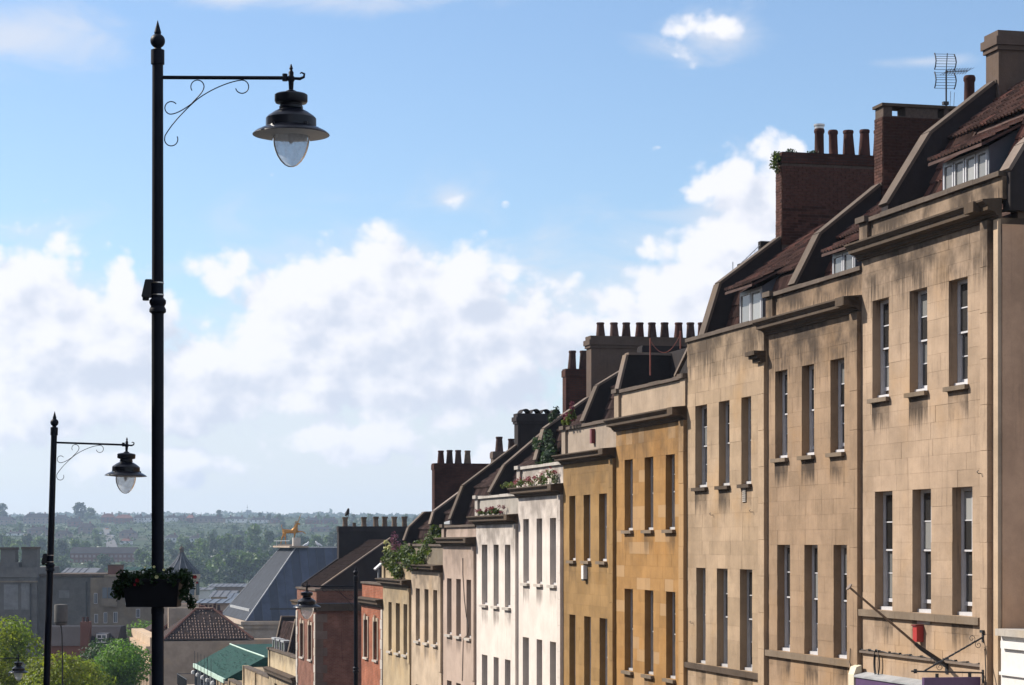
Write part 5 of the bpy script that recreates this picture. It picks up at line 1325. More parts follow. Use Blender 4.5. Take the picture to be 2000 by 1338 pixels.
# trellis and skylight frames above the roof garden
tr_ = on(h9, 'roof_dormer', 'lead-clad roof dormer with pale bargeboards behind the rooftop climber', 'dormer', h9.X(843), .9, h9.z(-.2))
m = MB(); m.box(-.2, 2.2, 0, 2.2, -.6, 1.0); m.build('cheek', M['lead'], tr_)
m = MB(); m.prism_x([(-.3, .95), (-.3, 1.05), (2.3, 1.75), (2.3, 1.65)], -.35, 2.35); m.build('roof', M['lead_light'], tr_)
m = MB(); m.box(-.22, -.1, -.06, -.002, -.6, .95); m.box(.4, .5, -.06, -.002, -.6, .95); m.build('frame', M['grey_paint'], tr_)
m = MB(); m.box(-.095, .395, -.03, -.003, -.5, .9); m.build('pane', M['pane'], tr_)

# ------------------------------------------------------------------ birds
def bird(label, loc, k, mat, rz):
    r = thing('bird', label, 'bird', loc, rz)
    me = bpy.data.meshes.new('bird_body'); vs = [(0, 0, .10), (.06, 0, .13), (.10, 0, .19), (.13, 0, .24), (.165, 0, .235), (-.08, 0, .08), (-.19, 0, .03), (.01, .03, .06), (.01, .035, .0), (.01, -.03, .06), (.01, -.035, .0)]
    vs = [(a * k, b * k, c * k) for a, b, c in vs]
    me.from_pydata(vs, [(0, 1), (1, 2), (2, 3), (3, 4), (0, 5), (5, 6), (0, 7), (7, 8), (0, 9), (9, 10)], [])
    o = obj('body', me, mat, r); md = o.modifiers.new('skin', 'SKIN')
    for i, q in enumerate((.062, .062, .045, .04, .008, .05, .02, .02, .008, .02, .008)): me.skin_vertices[0].data[i].radius = (q * k, q * k)
    me.skin_vertices[0].data[0].use_root = True
    s = o.modifiers.new('smooth', 'SUBSURF'); s.levels = s.render_levels = 2
    return r
pz, zz3 = h12.PW(678, 1010); bird('dark bird perched on the first buff pot of the long dark stack', h12.local(0, pz, zz3 + .02), 1.9, M['bird'], -1.2)

# ------------------------------------------------------------------ opposite side of the street (out of frame; seen in the window panes)
def opposite():
    X, Y, _ = street(4.0, -24.0); r = thing('opposite_terrace', 'long cream terrace across the street, facing the stepped houses', 'building', (X, Y, 0), ROT + pi)
    for k in range(19):
        x0 = k * 6.4; g = gz(0, street(4 + x0, -24)[1]) - .4
        ops = [(x0 + x, x0 + x + .9, g + z, g + z + 1.9) for z in (4.6, 8.2) for x in (.9, 2.8, 4.7)]
        m = wall_mesh([(a - x0, b - x0, c, d) for a, b, c, d in ops], 6.4, g, g + 12.0, 0, .25); m.v = [(a + x0, b, c) for a, b, c in m.v]; m.build('wall', M['buff_stone'], r)
        for o in ops: m = MB(); m.box(o[0] + .01, o[1] - .01, .2, .24, o[2] + .01, o[3] - .01); m.build('pane', M['pane'], r)
        m = MB(); m.prism_x([(.8, g + 12.01), (4.5, g + 15), (8.5, g + 12.01)], x0, x0 + 6.4); m.build('roof', M['slate'], r)
opposite()

# ------------------------------------------------------------------ the council building with its lead roof and gilded unicorn
YC = 285.0; c0 = px(480, 1213, YC)
cb = thing('council_building', 'curved-street council building with a big hipped lead roof and pale eaves', 'building', (c0.x, c0.y, gz(c0.x, c0.y) - 1), ROT)
cz = c0.z - (gz(c0.x, c0.y) - 1)
Lx, Ly, ix, iy, hz_ = 27.0, 48.0, 6.4, 7.3, 9.25      # depth away, length, insets, rise
m = MB(); m.add([(0, 0, cz), (0, Ly, cz), (-Lx, Ly, cz), (-Lx, 0, cz), (-ix, iy, cz + hz_), (-ix, Ly, cz + hz_), (-Lx + ix, Ly, cz + hz_), (-Lx + ix, iy, cz + hz_)],
    [(0, 1, 5, 4), (3, 0, 4, 7), (2, 3, 7, 6), (4, 5, 6, 7), (1, 2, 6, 5), (3, 2, 1, 0)])
M['lead_blue'] = simple('blue_grey_lead', (.030, .036, .050), .8, .0, .35, .8, .1, .15); M['lead_roll'] = simple('lead_roll_edges', (.05, .06, .08), .7, .0, .2, 2)
rf = m.build('roof', M['lead_blue'], cb)
for i in range(44):          # lead panels between standing rolls on the slope facing up the street
    y0, y1 = i * 1.1 + .03, i * 1.1 + 1.07
    if y1 > Ly - .5: break
    t0, t1 = min(1, y0 / iy), min(1, y1 / iy); o = .03; m = MB()
    m.add([(o, y0, cz + .02), (o, y1, cz + .02), (-ix * t1 + o, y1, cz + hz_ * t1), (-ix * t0 + o, y0, cz + hz_ * t0), (-.1, y0, cz), (-.1, y1, cz), (-ix * t1 - .1, y1, cz + hz_ * t1 - .1), (-ix * t0 - .1, y0, cz + hz_ * t0 - .1)],
          [(0, 1, 2, 3), (0, 4, 5, 1), (1, 5, 6, 2), (3, 7, 4, 0)]); m.build('lead_panel', M['panel'], rf)
    m = MB(); m.tube([(.02, y1 + .03, cz + .03), (-ix * t1 + .02, y1 + .03, cz + hz_ * t1 + .03)], .045, 5); m.build('lead_roll', M['lead_roll'], rf)
for i in range(1, 20):          # slope towards the street
    x = -i * 1.3
    if x < -Lx + .5: break
    t = min(1, min(-x / ix, (Lx + x) / ix)); m = MB(); m.tube([(x, iy * .004, cz + .03), (x, iy * t, cz + hz_ * t + .03)], .04, 5); m.build('lead_roll', M['lead_roll'], rf)
for pts in (((0, 0, cz), (-ix, iy, cz + hz_)), ((-Lx, 0, cz), (-Lx + ix, iy, cz + hz_)), ((-ix, iy, cz + hz_), (-ix, Ly, cz + hz_)), ((-ix, iy, cz + hz_), (-Lx + ix, iy, cz + hz_))):
    m = MB(); m.tube([Vector(p) + Vector((0, 0, .03)) for p in pts], .09, 6); m.build('hip_roll', M['lead_light'], rf)
t = .13; m = MB(); m.box(-Lx + 3, -3.2, iy * t - .12, iy * t + .1, cz + hz_ * t - .1, cz + hz_ * t + .22); m.build('snow_guard', M['lead_light'], rf)
t = .16; m = MB(); m.box(-ix * t - .05, -ix * t + .12, 3.2, Ly, cz + hz_ * t - .15, cz + hz_ * t + .1); m.build('gutter_slot', M['iron_matt'], rf)
m = MB(); m.box(-Lx - .7, .7, -.7, Ly, cz - .45, cz - .03); m.build('eaves', M['portland'], cb)
m = MB(); m.box(-Lx - .35, .35, -.35, Ly, cz - .95, cz - .451); m.build('cornice', M['portland'], cb)
m = MB(); m.box(-Lx - .02, .02, -.02, Ly, cz - 2.2, cz - .951); m.build('frieze', M['portland'], cb)
m = MB(); m.box(-Lx, 0, 0, Ly, 0, cz - 2.201); m.build('wall', M['council_brick'], cb)
def big_window(par, x, y, w_, z0, z1, face):     # face 'x': wall at x plane
    f_ = MB()
    f_.box(x - .05, x + .1, y - w_ / 2 - .18, y + w_ / 2 + .18, z0 - .18, z0); f_.box(x - .05, x + .1, y - w_ / 2 - .18, y + w_ / 2 + .18, z1, z1 + .18)
    f_.box(x - .05, x + .1, y - w_ / 2 - .18, y - w_ / 2, z0, z1); f_.box(x - .05, x + .1, y + w_ / 2, y + w_ / 2 + .18, z0, z1)
    f_.box(x - .05, x + .07, y - .05, y + .05, z0, z1); f_.box(x - .05, x + .068, y - w_ / 2, y + w_ / 2, (z0 + z1) / 2 - .05, (z0 + z1) / 2 + .05)
    wd = f_.build('window', M['white_paint'], par); g_ = MB(); g_.box(x - .04, x + .02, y - w_ / 2, y + w_ / 2, z0, z1); g_.build('pane', M['far_glass'], wd)
for y in (3.9, 8.4, 12.9, 17.4): big_window(cb, 0, y, 1.1, cz - 4.2, cz - 2.6, 'x')
tr = rf
gp = lambda u, v: px(u, v, 306)
# ledge and white block on the roof top
q0 = Vector(cb.location)
m = MB(); m.box(-Lx + ix - 1.0, -ix + .6, iy - .9, iy + 1.6, cz + hz_ + .02, cz + hz_ + .25); m.build('roof_ledge', M['portland'], cb)
m = MB(); m.box(-Lx + ix + 4.2, -Lx + ix + 5.2, iy + 1.0, iy + 2.0, cz + hz_ + .25, cz + hz_ + 1.35); m.build('chimney', M['sill_pale'], cb)
m = MB(); m.tube([(-Lx + ix - .7, iy - .8, cz + hz_ + .9), (-ix, iy - .8, cz + hz_ + .9)], .04, 5); m.tube([(-Lx + ix + 2, iy - .8, cz + hz_ + .2), (-Lx + ix + 2, iy - .8, cz + hz_ + .9)], .04, 5); m.build('guard_rail', M['lead_light'], cb)
def unicorn():
    Yu = 307.0; base = px(563, 1064.5, Yu)
    r = thing('unicorn_statue', 'gilded prancing unicorn statue on the ridge of the lead roof', 'statue', (base.x, base.y, base.z), 0); r.scale = (.92, .92, .92)
    vs = [(-.15, 0, 2.05), (.5, 0, 2.0), (1.05, 0, 2.1), (1.15, 0, 2.65), (1.28, 0, 3.1), (1.45, 0, 3.22), (1.78, 0, 3.0),     # 0-6 spine, neck, head
          (-.62, 0, 2.1),                                                                                                   # 7 rump
          (-.72, .18, 1.5), (-1.0, .2, .95), (-.98, .2, .85), (-1.15, .2, .12),                                                # 8-11 hind leg
          (-.50, -.2, 1.5), (-.35, -.22, 1.0), (-.42, -.22, .85), (-.33, -.22, .12),                                           # 12-15 hind leg
          (.95, -.2, 1.55), (.90, -.22, 1.0), (.92, -.22, .95), (.86, -.22, .2),                                               # 16-19 foreleg standing
          (1.4, .2, 1.95), (2.0, .2, 2.0), (2.1, .2, 1.98), (2.62, .2, 1.66),                                                   # 20-23 foreleg raised
          (-.85, 0, 2.35), (-1.0, 0, 2.75), (-.9, 0, 3.1)]                                                                     # 24-26 tail
    ed = [(0, 1), (1, 2), (2, 3), (3, 4), (4, 5), (5, 6), (0, 7), (7, 8), (8, 9), (9, 10), (10, 11), (7, 12), (12, 13), (13, 14), (14, 15), (2, 16), (16, 17), (17, 18), (18, 19), (2, 20), (20, 21), (21, 22), (22, 23), (7, 24), (24, 25), (25, 26)]
    rd = [.29, .28, .32, .25, .20, .19, .09, .29, .17, .09, .08, .07, .17, .09, .08, .07, .14, .08, .08, .07, .14, .08, .08, .06, .05, .06, .04]
    me = bpy.data.meshes.new('unicorn_body'); me.from_pydata(vs, ed, []); o = obj('body', me, M['gold'], r)
    o.modifiers.new('skin', 'SKIN')
    for i, q in enumerate(rd): me.skin_vertices[0].data[i].radius = (q, q)
    me.skin_vertices[0].data[0].use_root = True
    s = o.modifiers.new('smooth', 'SUBSURF'); s.levels = s.render_levels = 1
    m = MB(); m.tube([(1.42, 0, 3.35), (1.95, 0, 4.75)], [.07, .012], 8); m.build('horn', M['gold'], r, True)
    for i in range(6):
        t = i / 5; m = MB(); cx_, cz_ = 1.0 + .3 * t, 2.45 + .95 * t; m.tube([(cx_, 0, cz_), (cx_ - .22, 0, cz_ + .08), (cx_ - .3, 0, cz_ - .06)], [.09, .07, .02], 6); m.build('mane_lock', M['gold_dark'], r, True)
    for sy in (-.08, .08): m = MB(); m.tube([(1.36, sy, 3.3), (1.3, sy, 3.56)], [.06, .01], 6); m.build('ear', M['gold'], r)
    m = MB(); m.box(-1.5, 1.3, -.4, .4, -.45, .10); m.build('plinth', M['portland'], r)
unicorn()
bird('white gull on the ridge of the lead roof near the white block', px(598, 1069, 300) + Vector((0, 0, .1)), 2.6, M['gull'], .4)
bird('white gull farther right along the ridge of the lead roof', px(622, 1069, 292) + Vector((0, 0, .1)), 2.8, M['gull'], 2.9)

# ------------------------------------------------------------------ pilastered cream building below it
YT = 222.0; t0 = px(300, 1250, YT); tg = gz(t0.x, t0.y) - .5
tb = thing('pilastered_building', 'cream building with pilastered front and plain side wall under a hipped tile roof', 'building', (t0.x, t0.y, tg), ROT)
tz = t0.z - tg
m = MB(); m.box(-24, 0, 0, 9.9, 0, tz - .15); m.build('wall', M['cream_wall'], tb); m = MB(); m.box(-1.2, -.002, 9.902, 12, 0, tz - .02); m.build('side_wall', M['cream_wall'], tb)
m = MB(); m.box(-24.2, .05, -.35, .9, tz - .6, tz + .25); m.build('parapet', M['cream_stone'], tb)
m = MB(); m.box(-24.3, .12, -.75, .05, tz - 1.15, tz - .62); m.build('cornice', M['cream_stone'], tb)
m = MB(); m.box(-24.2, .03, -.32, .05, tz - 2.3, tz - 1.16); m.build('frieze', M['cream_stone'], tb)
for i in range(13):
    x = -.3 - i * 1.9; m = MB(); m.box(x - .75, x, -.42, -.001, 0, tz - 2.75); p_ = m.build('pilaster', M['cream_stone'], tb)
    m = MB(); m.box(x - .85, x + .1, -.52, -.001, tz - 2.745, tz - 2.32); m.build('capital', M['cream_stone'], p_)
for i in range(12):
    x = -1.4 - i * 1.9
    m = MB(); m.box(x - .45, x + .45, -.04, -.002, tz - 7.0, tz - 3.6); m.build('pane', M['far_glass'], tb)
def hip_roof(dx, dy, w_, nm='roof'):
    """hipped roof whose near slope faces up the street"""
    y0, y1 = dy, dy + w_; ry0, ry1 = y0 + 3.6, y0 + 5.4; rx = -4.2 + dx; e = tz + .0; rz_ = tz + 2.85
    m = MB(); m.add([(dx, y0, e), (dx, y1, e), (rx, ry1, rz_), (rx, ry0, rz_), (dx - 8.4, y0, e), (dx - 8.4, y1, e)], [(0, 1, 2, 3), (4, 0, 3), (5, 4, 3, 2), (1, 5, 2), (0, 4, 5, 1)])
    r = m.build(nm, M['tile_dark'], tb); n = 30; rows = MB()
    for i in range(n):
        y = y0 + (y1 - y0) * (i + .5) / n; t = min(1, (y - y0) / 3.6, (y1 - y) / (y1 - ry1))
        if t < .06: continue
        k = 11
        for j in range(int(k * t)):
            if random.random() < .12 + .5 * (j > 6): continue
            a, b = (j + .08) / k, (j + .86) / k; w2 = .055
            P_ = lambda q, o, dyy: (dx - 4.2 * q, y + dyy, e + 2.85 * q + o)
            rows.add([P_(a, .08, -w2), P_(a, .13, 0), P_(a, .08, w2), P_(b, .02, -w2), P_(b, .05, 0), P_(b, .02, w2)], [(0, 1, 4, 3), (1, 2, 5, 4)])
    tag(rows.build('tile_rows', M['tile_pale'], r), kind='stuff')
    for a, b in (((dx, y0, e), (rx, ry0, rz_)), ((rx, ry0, rz_), (rx, ry1, rz_)), ((dx, y1, e), (rx, ry1, rz_))):
        m = MB(); m.tube([Vector(a) + Vector((0, 0, .04)), Vector(b) + Vector((0, 0, .04))], .13, 6); m.build('ridge_tile', M['tile_red'], r)
hip_roof(-.05, .95, 8.9); hip_roof(-9.0, .95, 8.9); hip_roof(-17.4, .95, 6.5)
for (dx, dy, a, b) in ((-8.6, 2.2, 0, 2.9), (-12.5, 1.2, 0, 3.2)):
    m = MB(); m.box(dx - .3, dx + .3, dy, dy + 4.5, tz, tz + b); m.build('party_chimney', M['portland'], tb)
# brick stack with a row of pots behind that roof
s0 = px(360, 1192, 252); sb = thing('pot_row_house', 'low brick house behind the hipped tile roof with a row of red chimney pots', 'house', (s0.x, s0.y, gz(s0.x, s0.y)), 0)
zz = s0.z - gz(s0.x, s0.y); m = MB(); m.box(-3, 3.6, 2, 10, 0, zz - 2.2); m.build('wall', M['house_brick'], sb)
m = MB(); m.prism_x([(2, zz - 2.2), (6, zz - 1.3), (10, zz - 2.2)], -3, 3.6); m.build('roof', M['slate_house'], sb)
m = MB(); m.box(-.2, 4.2, 0, .8, 0, zz); ck = m.build('chimney', M['house_brick'], sb)
for i in range(9): pot(ck, .05 + i * .47, .4, zz, .62 + .12 * (i % 3 == 1), .17, M['pot_red'] if i % 4 else M['pot_dark'], i % 2)

# ------------------------------------------------------------------ green netted roof building on the terrace line
g0 = street(161.6 * _n, 0); gA = px(378, 1296, 185); gx, gy, _ = street(190.0, 0); gg = gz(gx, gy) - .5
nb = thing('netted_building', 'low building whose roof is wrapped in green netting with pale edging', 'building', (gx, gy, gg), ROT)
ez = gA.z - gg; L_ = 190.0 - 168.5
m = MB(); m.add([(0, 0, ez), (L_, 0, ez), (L_, 2.9, ez + 1.55), (0, 2.9, ez + 1.55), (L_, 9, ez + 1.6), (0, 9, ez + 1.6), (0, 0, ez - .12), (L_, 0, ez - .12), (L_, 9, ez - .12), (0, 9, ez - .12)],
    [(0, 1, 2, 3), (3, 2, 4, 5), (6, 7, 1, 0), (7, 8, 4, 2, 1), (8, 9, 5, 4), (9, 6, 0, 3, 5), (9, 8, 7, 6)])
nr_ = m.build('netting', M['net'], nb); rg = random.Random(5)
m = MB()
for i in range(110):
    x = rg.uniform(.2, L_ - 2.1); t = rg.uniform(.03, .9); ln = rg.uniform(.5, 2.0)
    m.tube([(x, 2.9 * t, ez + 1.55 * t + .02), (x + ln, 2.9 * t + rg.uniform(-.25, .15), ez + 1.55 * t + .02 + rg.uniform(-.1, .05))], .014, 4)
tag(m.build('netting_creases', M['net_edge'] if False else M['net'], nr_), kind='stuff')
m = MB(); m.tube([(0, 2.9, ez + 1.6), (L_ * .5, 2.9, ez + 1.58), (L_, 2.9, ez + 1.6)], .06, 6); m.build('ridge_batten', M['net_edge'], nb)
m = MB(); m.box(-.1, L_, -.12, .04, ez - .28, ez + .04); m.build('eaves_board', M['net_edge'], nb)
m = MB(); m.box(.1, L_, .25, 9, 0, ez - .125); m.build('wall', M['lead'], nb)
for i in range(9): m = MB(); m.box(.15 + i * 2.3, .40 + i * 2.3, -.02, .24, 0, ez - .285); m.build('post', M['lead_light'] if i % 2 else M['lead'], nb)
for i in range(5): m = MB(); m.lathe([(.01, -.2), (.14, -.12), (.16, 0), (.12, .12), (.01, .17)], 12, (1.2 + i * 3.6, -.25, ez - .62)); m.build('globe_light', M['white_box'], nb, True)
for i in range(6): m = MB(); xx = 3 + i * 2.4; m.tube([(xx, -.3, ez - 1.5), (xx, -.3, ez + 1.2)], .02, 5); m.build('scaffold_pole', M['iron_matt'], nb)
rl = px(345, 1316, 205); rz_ = gz(rl.x, rl.y)
ra = thing('railing', 'small dark railing on a low roof beside the green netted roof', 'railing', (rl.x, rl.y, rl.z - 1.0), ROT)
m = MB(); m.box(0, 9, 0, 4, -14, 0); m.build('low_block', M['portland'], ra)
m = MB(); m.tube([(0, .05, 1.0), (9, .05, 1.0)], .03, 5); m.tube([(0, .05, 1.0), (0, 3, 1.0)], .03, 5); m.build('handrail', M['iron_matt'], ra)
for i in range(22): m = MB(); m.box(.1 + i * .4, .14 + i * .4, .03, .07, 0, .99); m.build('baluster', M['iron_matt'], ra)

# ------------------------------------------------------------------ grey stone gatehouse and its neighbours
YG = 330.0; gs = YG / F
ga = px(80, 1122, YG); ggz = gz(ga.x, ga.y) - 2
gb = thing('gatehouse', 'grey stone building in shade with two square stacks on its taller left block', 'building', (ga.x, ga.y, ggz), 0)
Gz = lambda v: (HY - v) * gs - ggz
Gx = lambda u: (u - 80) * gs
def gbox(nm, mat, u0, u1, v0, v1, y0, y1, par=None):
    m = MB(); m.box(Gx(u0), Gx(u1), y0, y1, Gz(v1), Gz(v0)); return m.build(nm, mat, par or gb)
base_v = HY - ggz / gs
gbox('wall', M['grey_stone'], -90, 76, 1128, base_v, -1.5, 14); gbox('parapet', M['grey_stone'], -92, 78, 1108, 1127.5, -1.7, 14.2)
gbox('string_course', M['buff_stone'], -92, 78, 1134, 1137, -1.75, -1.4)
for u0, u1, v0 in ((3, 33, 1069), (44, 75, 1068)):
    st = gbox('stack', M['grey_stone'], u0 + 1, u1 - 1, v0 + 5, 1109, -.8, 1.4); gbox('stack_cap', M['ledge'], u0, u1, v0, v0 + 4.9, -1.0, 1.6, st)
gbox('stack_base', M['grey_stone'], 0, 40, 1098, 1108, -1.2, 2)
M['grey_pale'] = stone('pale_grey_render', (.19, .19, .19), soot=(.05, .05, .05), amount=.5, warm=(1.03, 1, .97))
gbox('recess', M['grey_pale'], 12, 40, 1141, 1190, -1.54, -1.51); gbox('recess', M['grey_pale'], 46, 62, 1139, 1190, -1.54, -1.51)
gbox('pipe', M['iron_matt'], 63.5, 65.5, 1140, 1250, -1.7, -1.52); gbox('pipe', M['iron_matt'], 168, 170, 1136, 1208, -.2, -.02)
gbox('wall', M['grey_stone'], 76, 178, 1126, base_v, 0, 14); gbox('cornice', M['ledge'], 76, 206, 1121, 1125.7, -.4, 14)
gbox('recess', M['grey_pale'], 115, 135, 1153, 1168, -.05, -.005)
gbox('wall', M['buff_stone'], 178.2, 300, 1128, base_v, -.6, 14); gbox('parapet', M['buff_stone'], 205, 302, 1123, 1127.7, -.8, 14.1)
gc = gbox('chimney', M['house_brick'], 206, 232, 1105, 1122.8, 2, 4.2); gbox('chimney_cap', M['ledge'], 205, 233, 1103, 1104.8, 1.9, 4.3, gc)
def gwin(u0, u1, v0, v1, y=-.62):
    o = gbox('window', M['grey_paint'], u0 - 1, u1 + 1, v0 - 1, v1 + 1, y - .05, y + .01); gbox('pane', M['far_glass'], u0, (u0 + u1) / 2 - .3, v0, v1, y - .07, y - .051, o); gbox('pane', M['far_glass'], (u0 + u1) / 2 + .3, u1, v0, v1, y - .07, y - .051, o)
for q in ((186, 191, 1159, 1178), (205, 210, 1197, 1216), (224, 230, 1196, 1215), (187, 192, 1200, 1216), (247, 253, 1162, 1180), (268, 274, 1190, 1205)): gwin(*q)
oy = gbox('oriel', M['buff_stone'], 202, 232, 1144, 1184, -1.6, -.61)
gbox('pane', M['far_glass'], 204, 213, 1147, 1168, -1.68, -1.605, oy); gbox('pane', M['far_glass'], 214.5, 230, 1147, 1168, -1.68, -1.605, oy)
# brick house with white dormer before it
d0 = px(155, 1255, 240); dg = gz(d0.x, d0.y); k_ = 240 / F
dh = thing('dormer_house', 'dark slate-roofed brick house with one bright white dormer window above the trees', 'house', (d0.x, d0.y, dg), 0)
zv = lambda v: (HY - v) * k_ - dg
m = MB(); m.box(-4, 3.6, 1, 8, 0, zv(1262)); m.build('wall', M['house_brick'], dh)
m = MB(); m.prism_x([(.6, zv(1262)), (3.6, zv(1226)), (6.6, zv(1226)), (8, zv(1262))], -4.2, 3.8); m.build('roof', M['slate_house'], dh)
m = MB(); m.box(0, .9, .5, 2.2, zv(1262), zv(1215)); ck = m.build('chimney', M['house_brick'], dh)
for i in range(2): pot(ck, .25 + i * .42, 1.0, zv(1215), .5, .16, M['pot_red'], 1)
m = MB(); m.box(1.6, 2.8, 1.0, 3.2, zv(1257), zv(1238)); dm_ = m.build('dormer', M['slate'], dh)
f_ = MB(); x0, x1, z0, z1 = 1.65, 2.75, zv(1256), zv(1239.5)
for q in ((x0, x0 + .1, z0, z1), (x1 - .1, x1, z0, z1), (x0 + .1, x1 - .1, z0, z0 + .1), (x0 + .1, x1 - .1, z1 - .1, z1), ((x0 + x1) / 2 - .04, (x0 + x1) / 2 + .04, z0 + .1, z1 - .1), (x0 + .1, (x0 + x1) / 2 - .04, (z0 + z1) / 2 - .03, (z0 + z1) / 2 + .03), ((x0 + x1) / 2 + .04, x1 - .1, (z0 + z1) / 2 - .03, (z0 + z1) / 2 + .03)): f_.box(q[0], q[1], .9, .99, q[2], q[3])
f_.build('window_frame', M['white_paint'], dm_)
for a, b in ((x0 + .1, (x0 + x1) / 2 - .05), ((x0 + x1) / 2 + .05, x1 - .1)): m = MB(); m.box(a, b, .94, .995, z0 + .1, z1 - .1); m.build('pane', M['far_glass'], dm_)
d1 = px(108, 1232, 262); b2 = thing('tiled_house', 'low dark-tiled house behind the lime-yellow trees', 'house', (d1.x, d1.y, gz(d1.x, d1.y)), 0); zq = d1.z - gz(d1.x, d1.y)
m = MB(); m.box(-1.2, 4, 0, 8, 0, zq - 2); m.build('wall', M['house_brick'], b2); m = MB(); m.prism_x([(-.3, zq - 2), (3.5, zq + .3), (8.3, zq - 2)], -1.6, 4.4); m.build('roof', M['roof_red'], b2)
# grey drum on a thin pole
YD = 112.0; q = px(119, 1222, YD); qg = gz(q.x, q.y)
dr = thing('drum_mast', 'grey drum-shaped unit on a thin pole above the lime-yellow trees', 'mast', (q.x, q.y, qg)); hd = q.z - qg
m = MB(); m.lathe([(.05, 0), (.24, .02), (.33, .14), (.335, .20), (.335, .98), (.31, 1.05), (.05, 1.08)], 24, (0, 0, hd)); m.build('drum', M['white_box'] if False else M['grey_stone'], dr, True)
m = MB(); m.lathe([(.337, .155), (.345, .16), (.345, .20), (.337, .205)], 24, (0, 0, hd), False); m.build('band', M['iron_matt'], dr)
m = MB(); m.tube([(.08, 0, 0), (.08, 0, hd - 1.7), (.05, 0, hd - .4), (0, 0, hd + .02)], .035, 8); m.build('pole', M['iron_matt'], dr)
# lead dome
YQ = 430.0; q = px(355, 1121, YQ); qg = gz(q.x, q.y); s_ = YQ / F
do = thing('domed_building', 'pale round building with an ogee lead dome and knob finial', 'building', (q.x, q.y, qg)); hd = q.z - qg
m = MB(); m.lathe([(36 * s_, 0), (33 * s_, 5 * s_), (27 * s_, 11 * s_), (19 * s_, 19 * s_), (12 * s_, 27 * s_), (7.5 * s_, 34 * s_), (5.5 * s_, 39 * s_), (4.5 * s_, 42 * s_)], 12, (0, 0, hd)); dmm = m.build('dome', M['lead_blue'], do)
for k in range(12):
    a = 2 * pi * k / 12; m = MB(); m.tube([(r_ * s_ * cos(a), r_ * s_ * sin(a), hd + z_ * s_ + .03) for r_, z_ in ((36, 0), (33, 5), (27, 11), (19, 19), (12, 27), (7.5, 34), (5.5, 39))], .07, 5); m.build('rib', M['lead_roll'], dmm)
m = MB(); m.lathe([(3.5 * s_, 42 * s_), (3.9 * s_, 43 * s_), (3.9 * s_, 45 * s_), (3.4 * s_, 45.5 * s_), (5.2 * s_, 48.5 * s_), (3.6 * s_, 52 * s_), (1 * s_, 53.5 * s_), (.8 * s_, 56 * s_)], 14, (0, 0, hd)); m.build('finial', M['ledge'], do, True)
m = MB(); m.lathe([(33 * s_, 0), (33 * s_, hd - .9), (36 * s_, hd - .85), (36 * s_, hd - .01)], 24); m.build('drum_wall', M['portland'], do)
for k in range(12):
    a = 2 * pi * (k + .5) / 12; m = MB(); c_, s2 = cos(a), sin(a); R_ = 33.2 * s_
    m.add([(R_ * c_ - s2 * t - c_ * .3, R_ * s2 + c_ * t - s2 * .3, z) for t, z in ((-.5, hd - 4), (.5, hd - 4), (.5, hd - 1.4), (-.5, hd - 1.4))] + [((R_ + .05) * c_ - s2 * t, (R_ + .05) * s2 + c_ * t, z) for t, z in ((-.5, hd - 4), (.5, hd - 4), (.5, hd - 1.4), (-.5, hd - 1.4))],
          [(4, 5, 6, 7), (0, 1, 5, 4), (1, 2, 6, 5), (2, 3, 7, 6), (3, 0, 4, 7)]); m.build('window', M['far_glass'], do)
# low metal-roofed sheds and a pink wall between dome and lead roof
def shed(u0, u1, vt, ve, Y, dep, wm, rm, label):
    q = px(u0, ve, Y); g_ = gz(q.x, q.y); k = Y / F; W_ = (u1 - u0) * k; h_ = q.z - g_; rr = (ve - vt) * k
    t = thing('low_building', label, 'building', (q.x, q.y, g_), 0)
    m = MB(); m.box(0, W_, 0, dep, 0, h_); m.build('wall', wm, t)
    m = MB(); m.prism_x([(-.4, h_ + .01), (dep / 2, h_ + rr), (dep + .4, h_ + .01)], -.4, W_ + .4); rf = m.build('roof', rm, t)
    for i in range(int(W_ / 1.2)):
        x = .3 + i * 1.2; m = MB(); m.tube([(x, -.35, h_ + .06), (x, dep / 2, h_ + rr + .05)], .05, 4); m.build('seam', M['lead_roll'], rf)
    for i in range(int(W_ / 3)):
        m = MB(); m.box(.8 + i * 3, 1.9 + i * 3, -.06, -.002, h_ - 2.2, h_ - .7); m.build('window', M['far_glass'], t)
shed(412, 452, 1155, 1166, 400, 14, M['portland'], M['slate'], 'low grey metal-roofed building left of the lead roof')
shed(446, 500, 1160, 1172, 385, 12, M['house_buff'], M['lead'], 'small dark grey roof tucked against the slope of the lead roof')
shed(408, 480, 1141, 1146, 520, 16, M['house_buff'], M['slate'], 'long low building with a pale ribbed roof below the wooded slope')
shed(385, 450, 1172, 1178, 330, 14, M['cream_wall'], M['lead'], 'pinkish flat-topped wall between the flower trough and the lead roof')
shed(385, 410, 1148, 1152, 450, 9, M['house_white'], M['slate'], 'small white building right of the domed building')
shed(120, 180, 1110, 1122, 420, 14, M['house_buff'], M['slate'], 'low roof with bright rooflights behind the grey stone building')
shed(235, 300, 1108, 1114, 480, 12, M['house_white'], M['net'], 'flat-roofed block with a grassy green roof behind the flower trough')

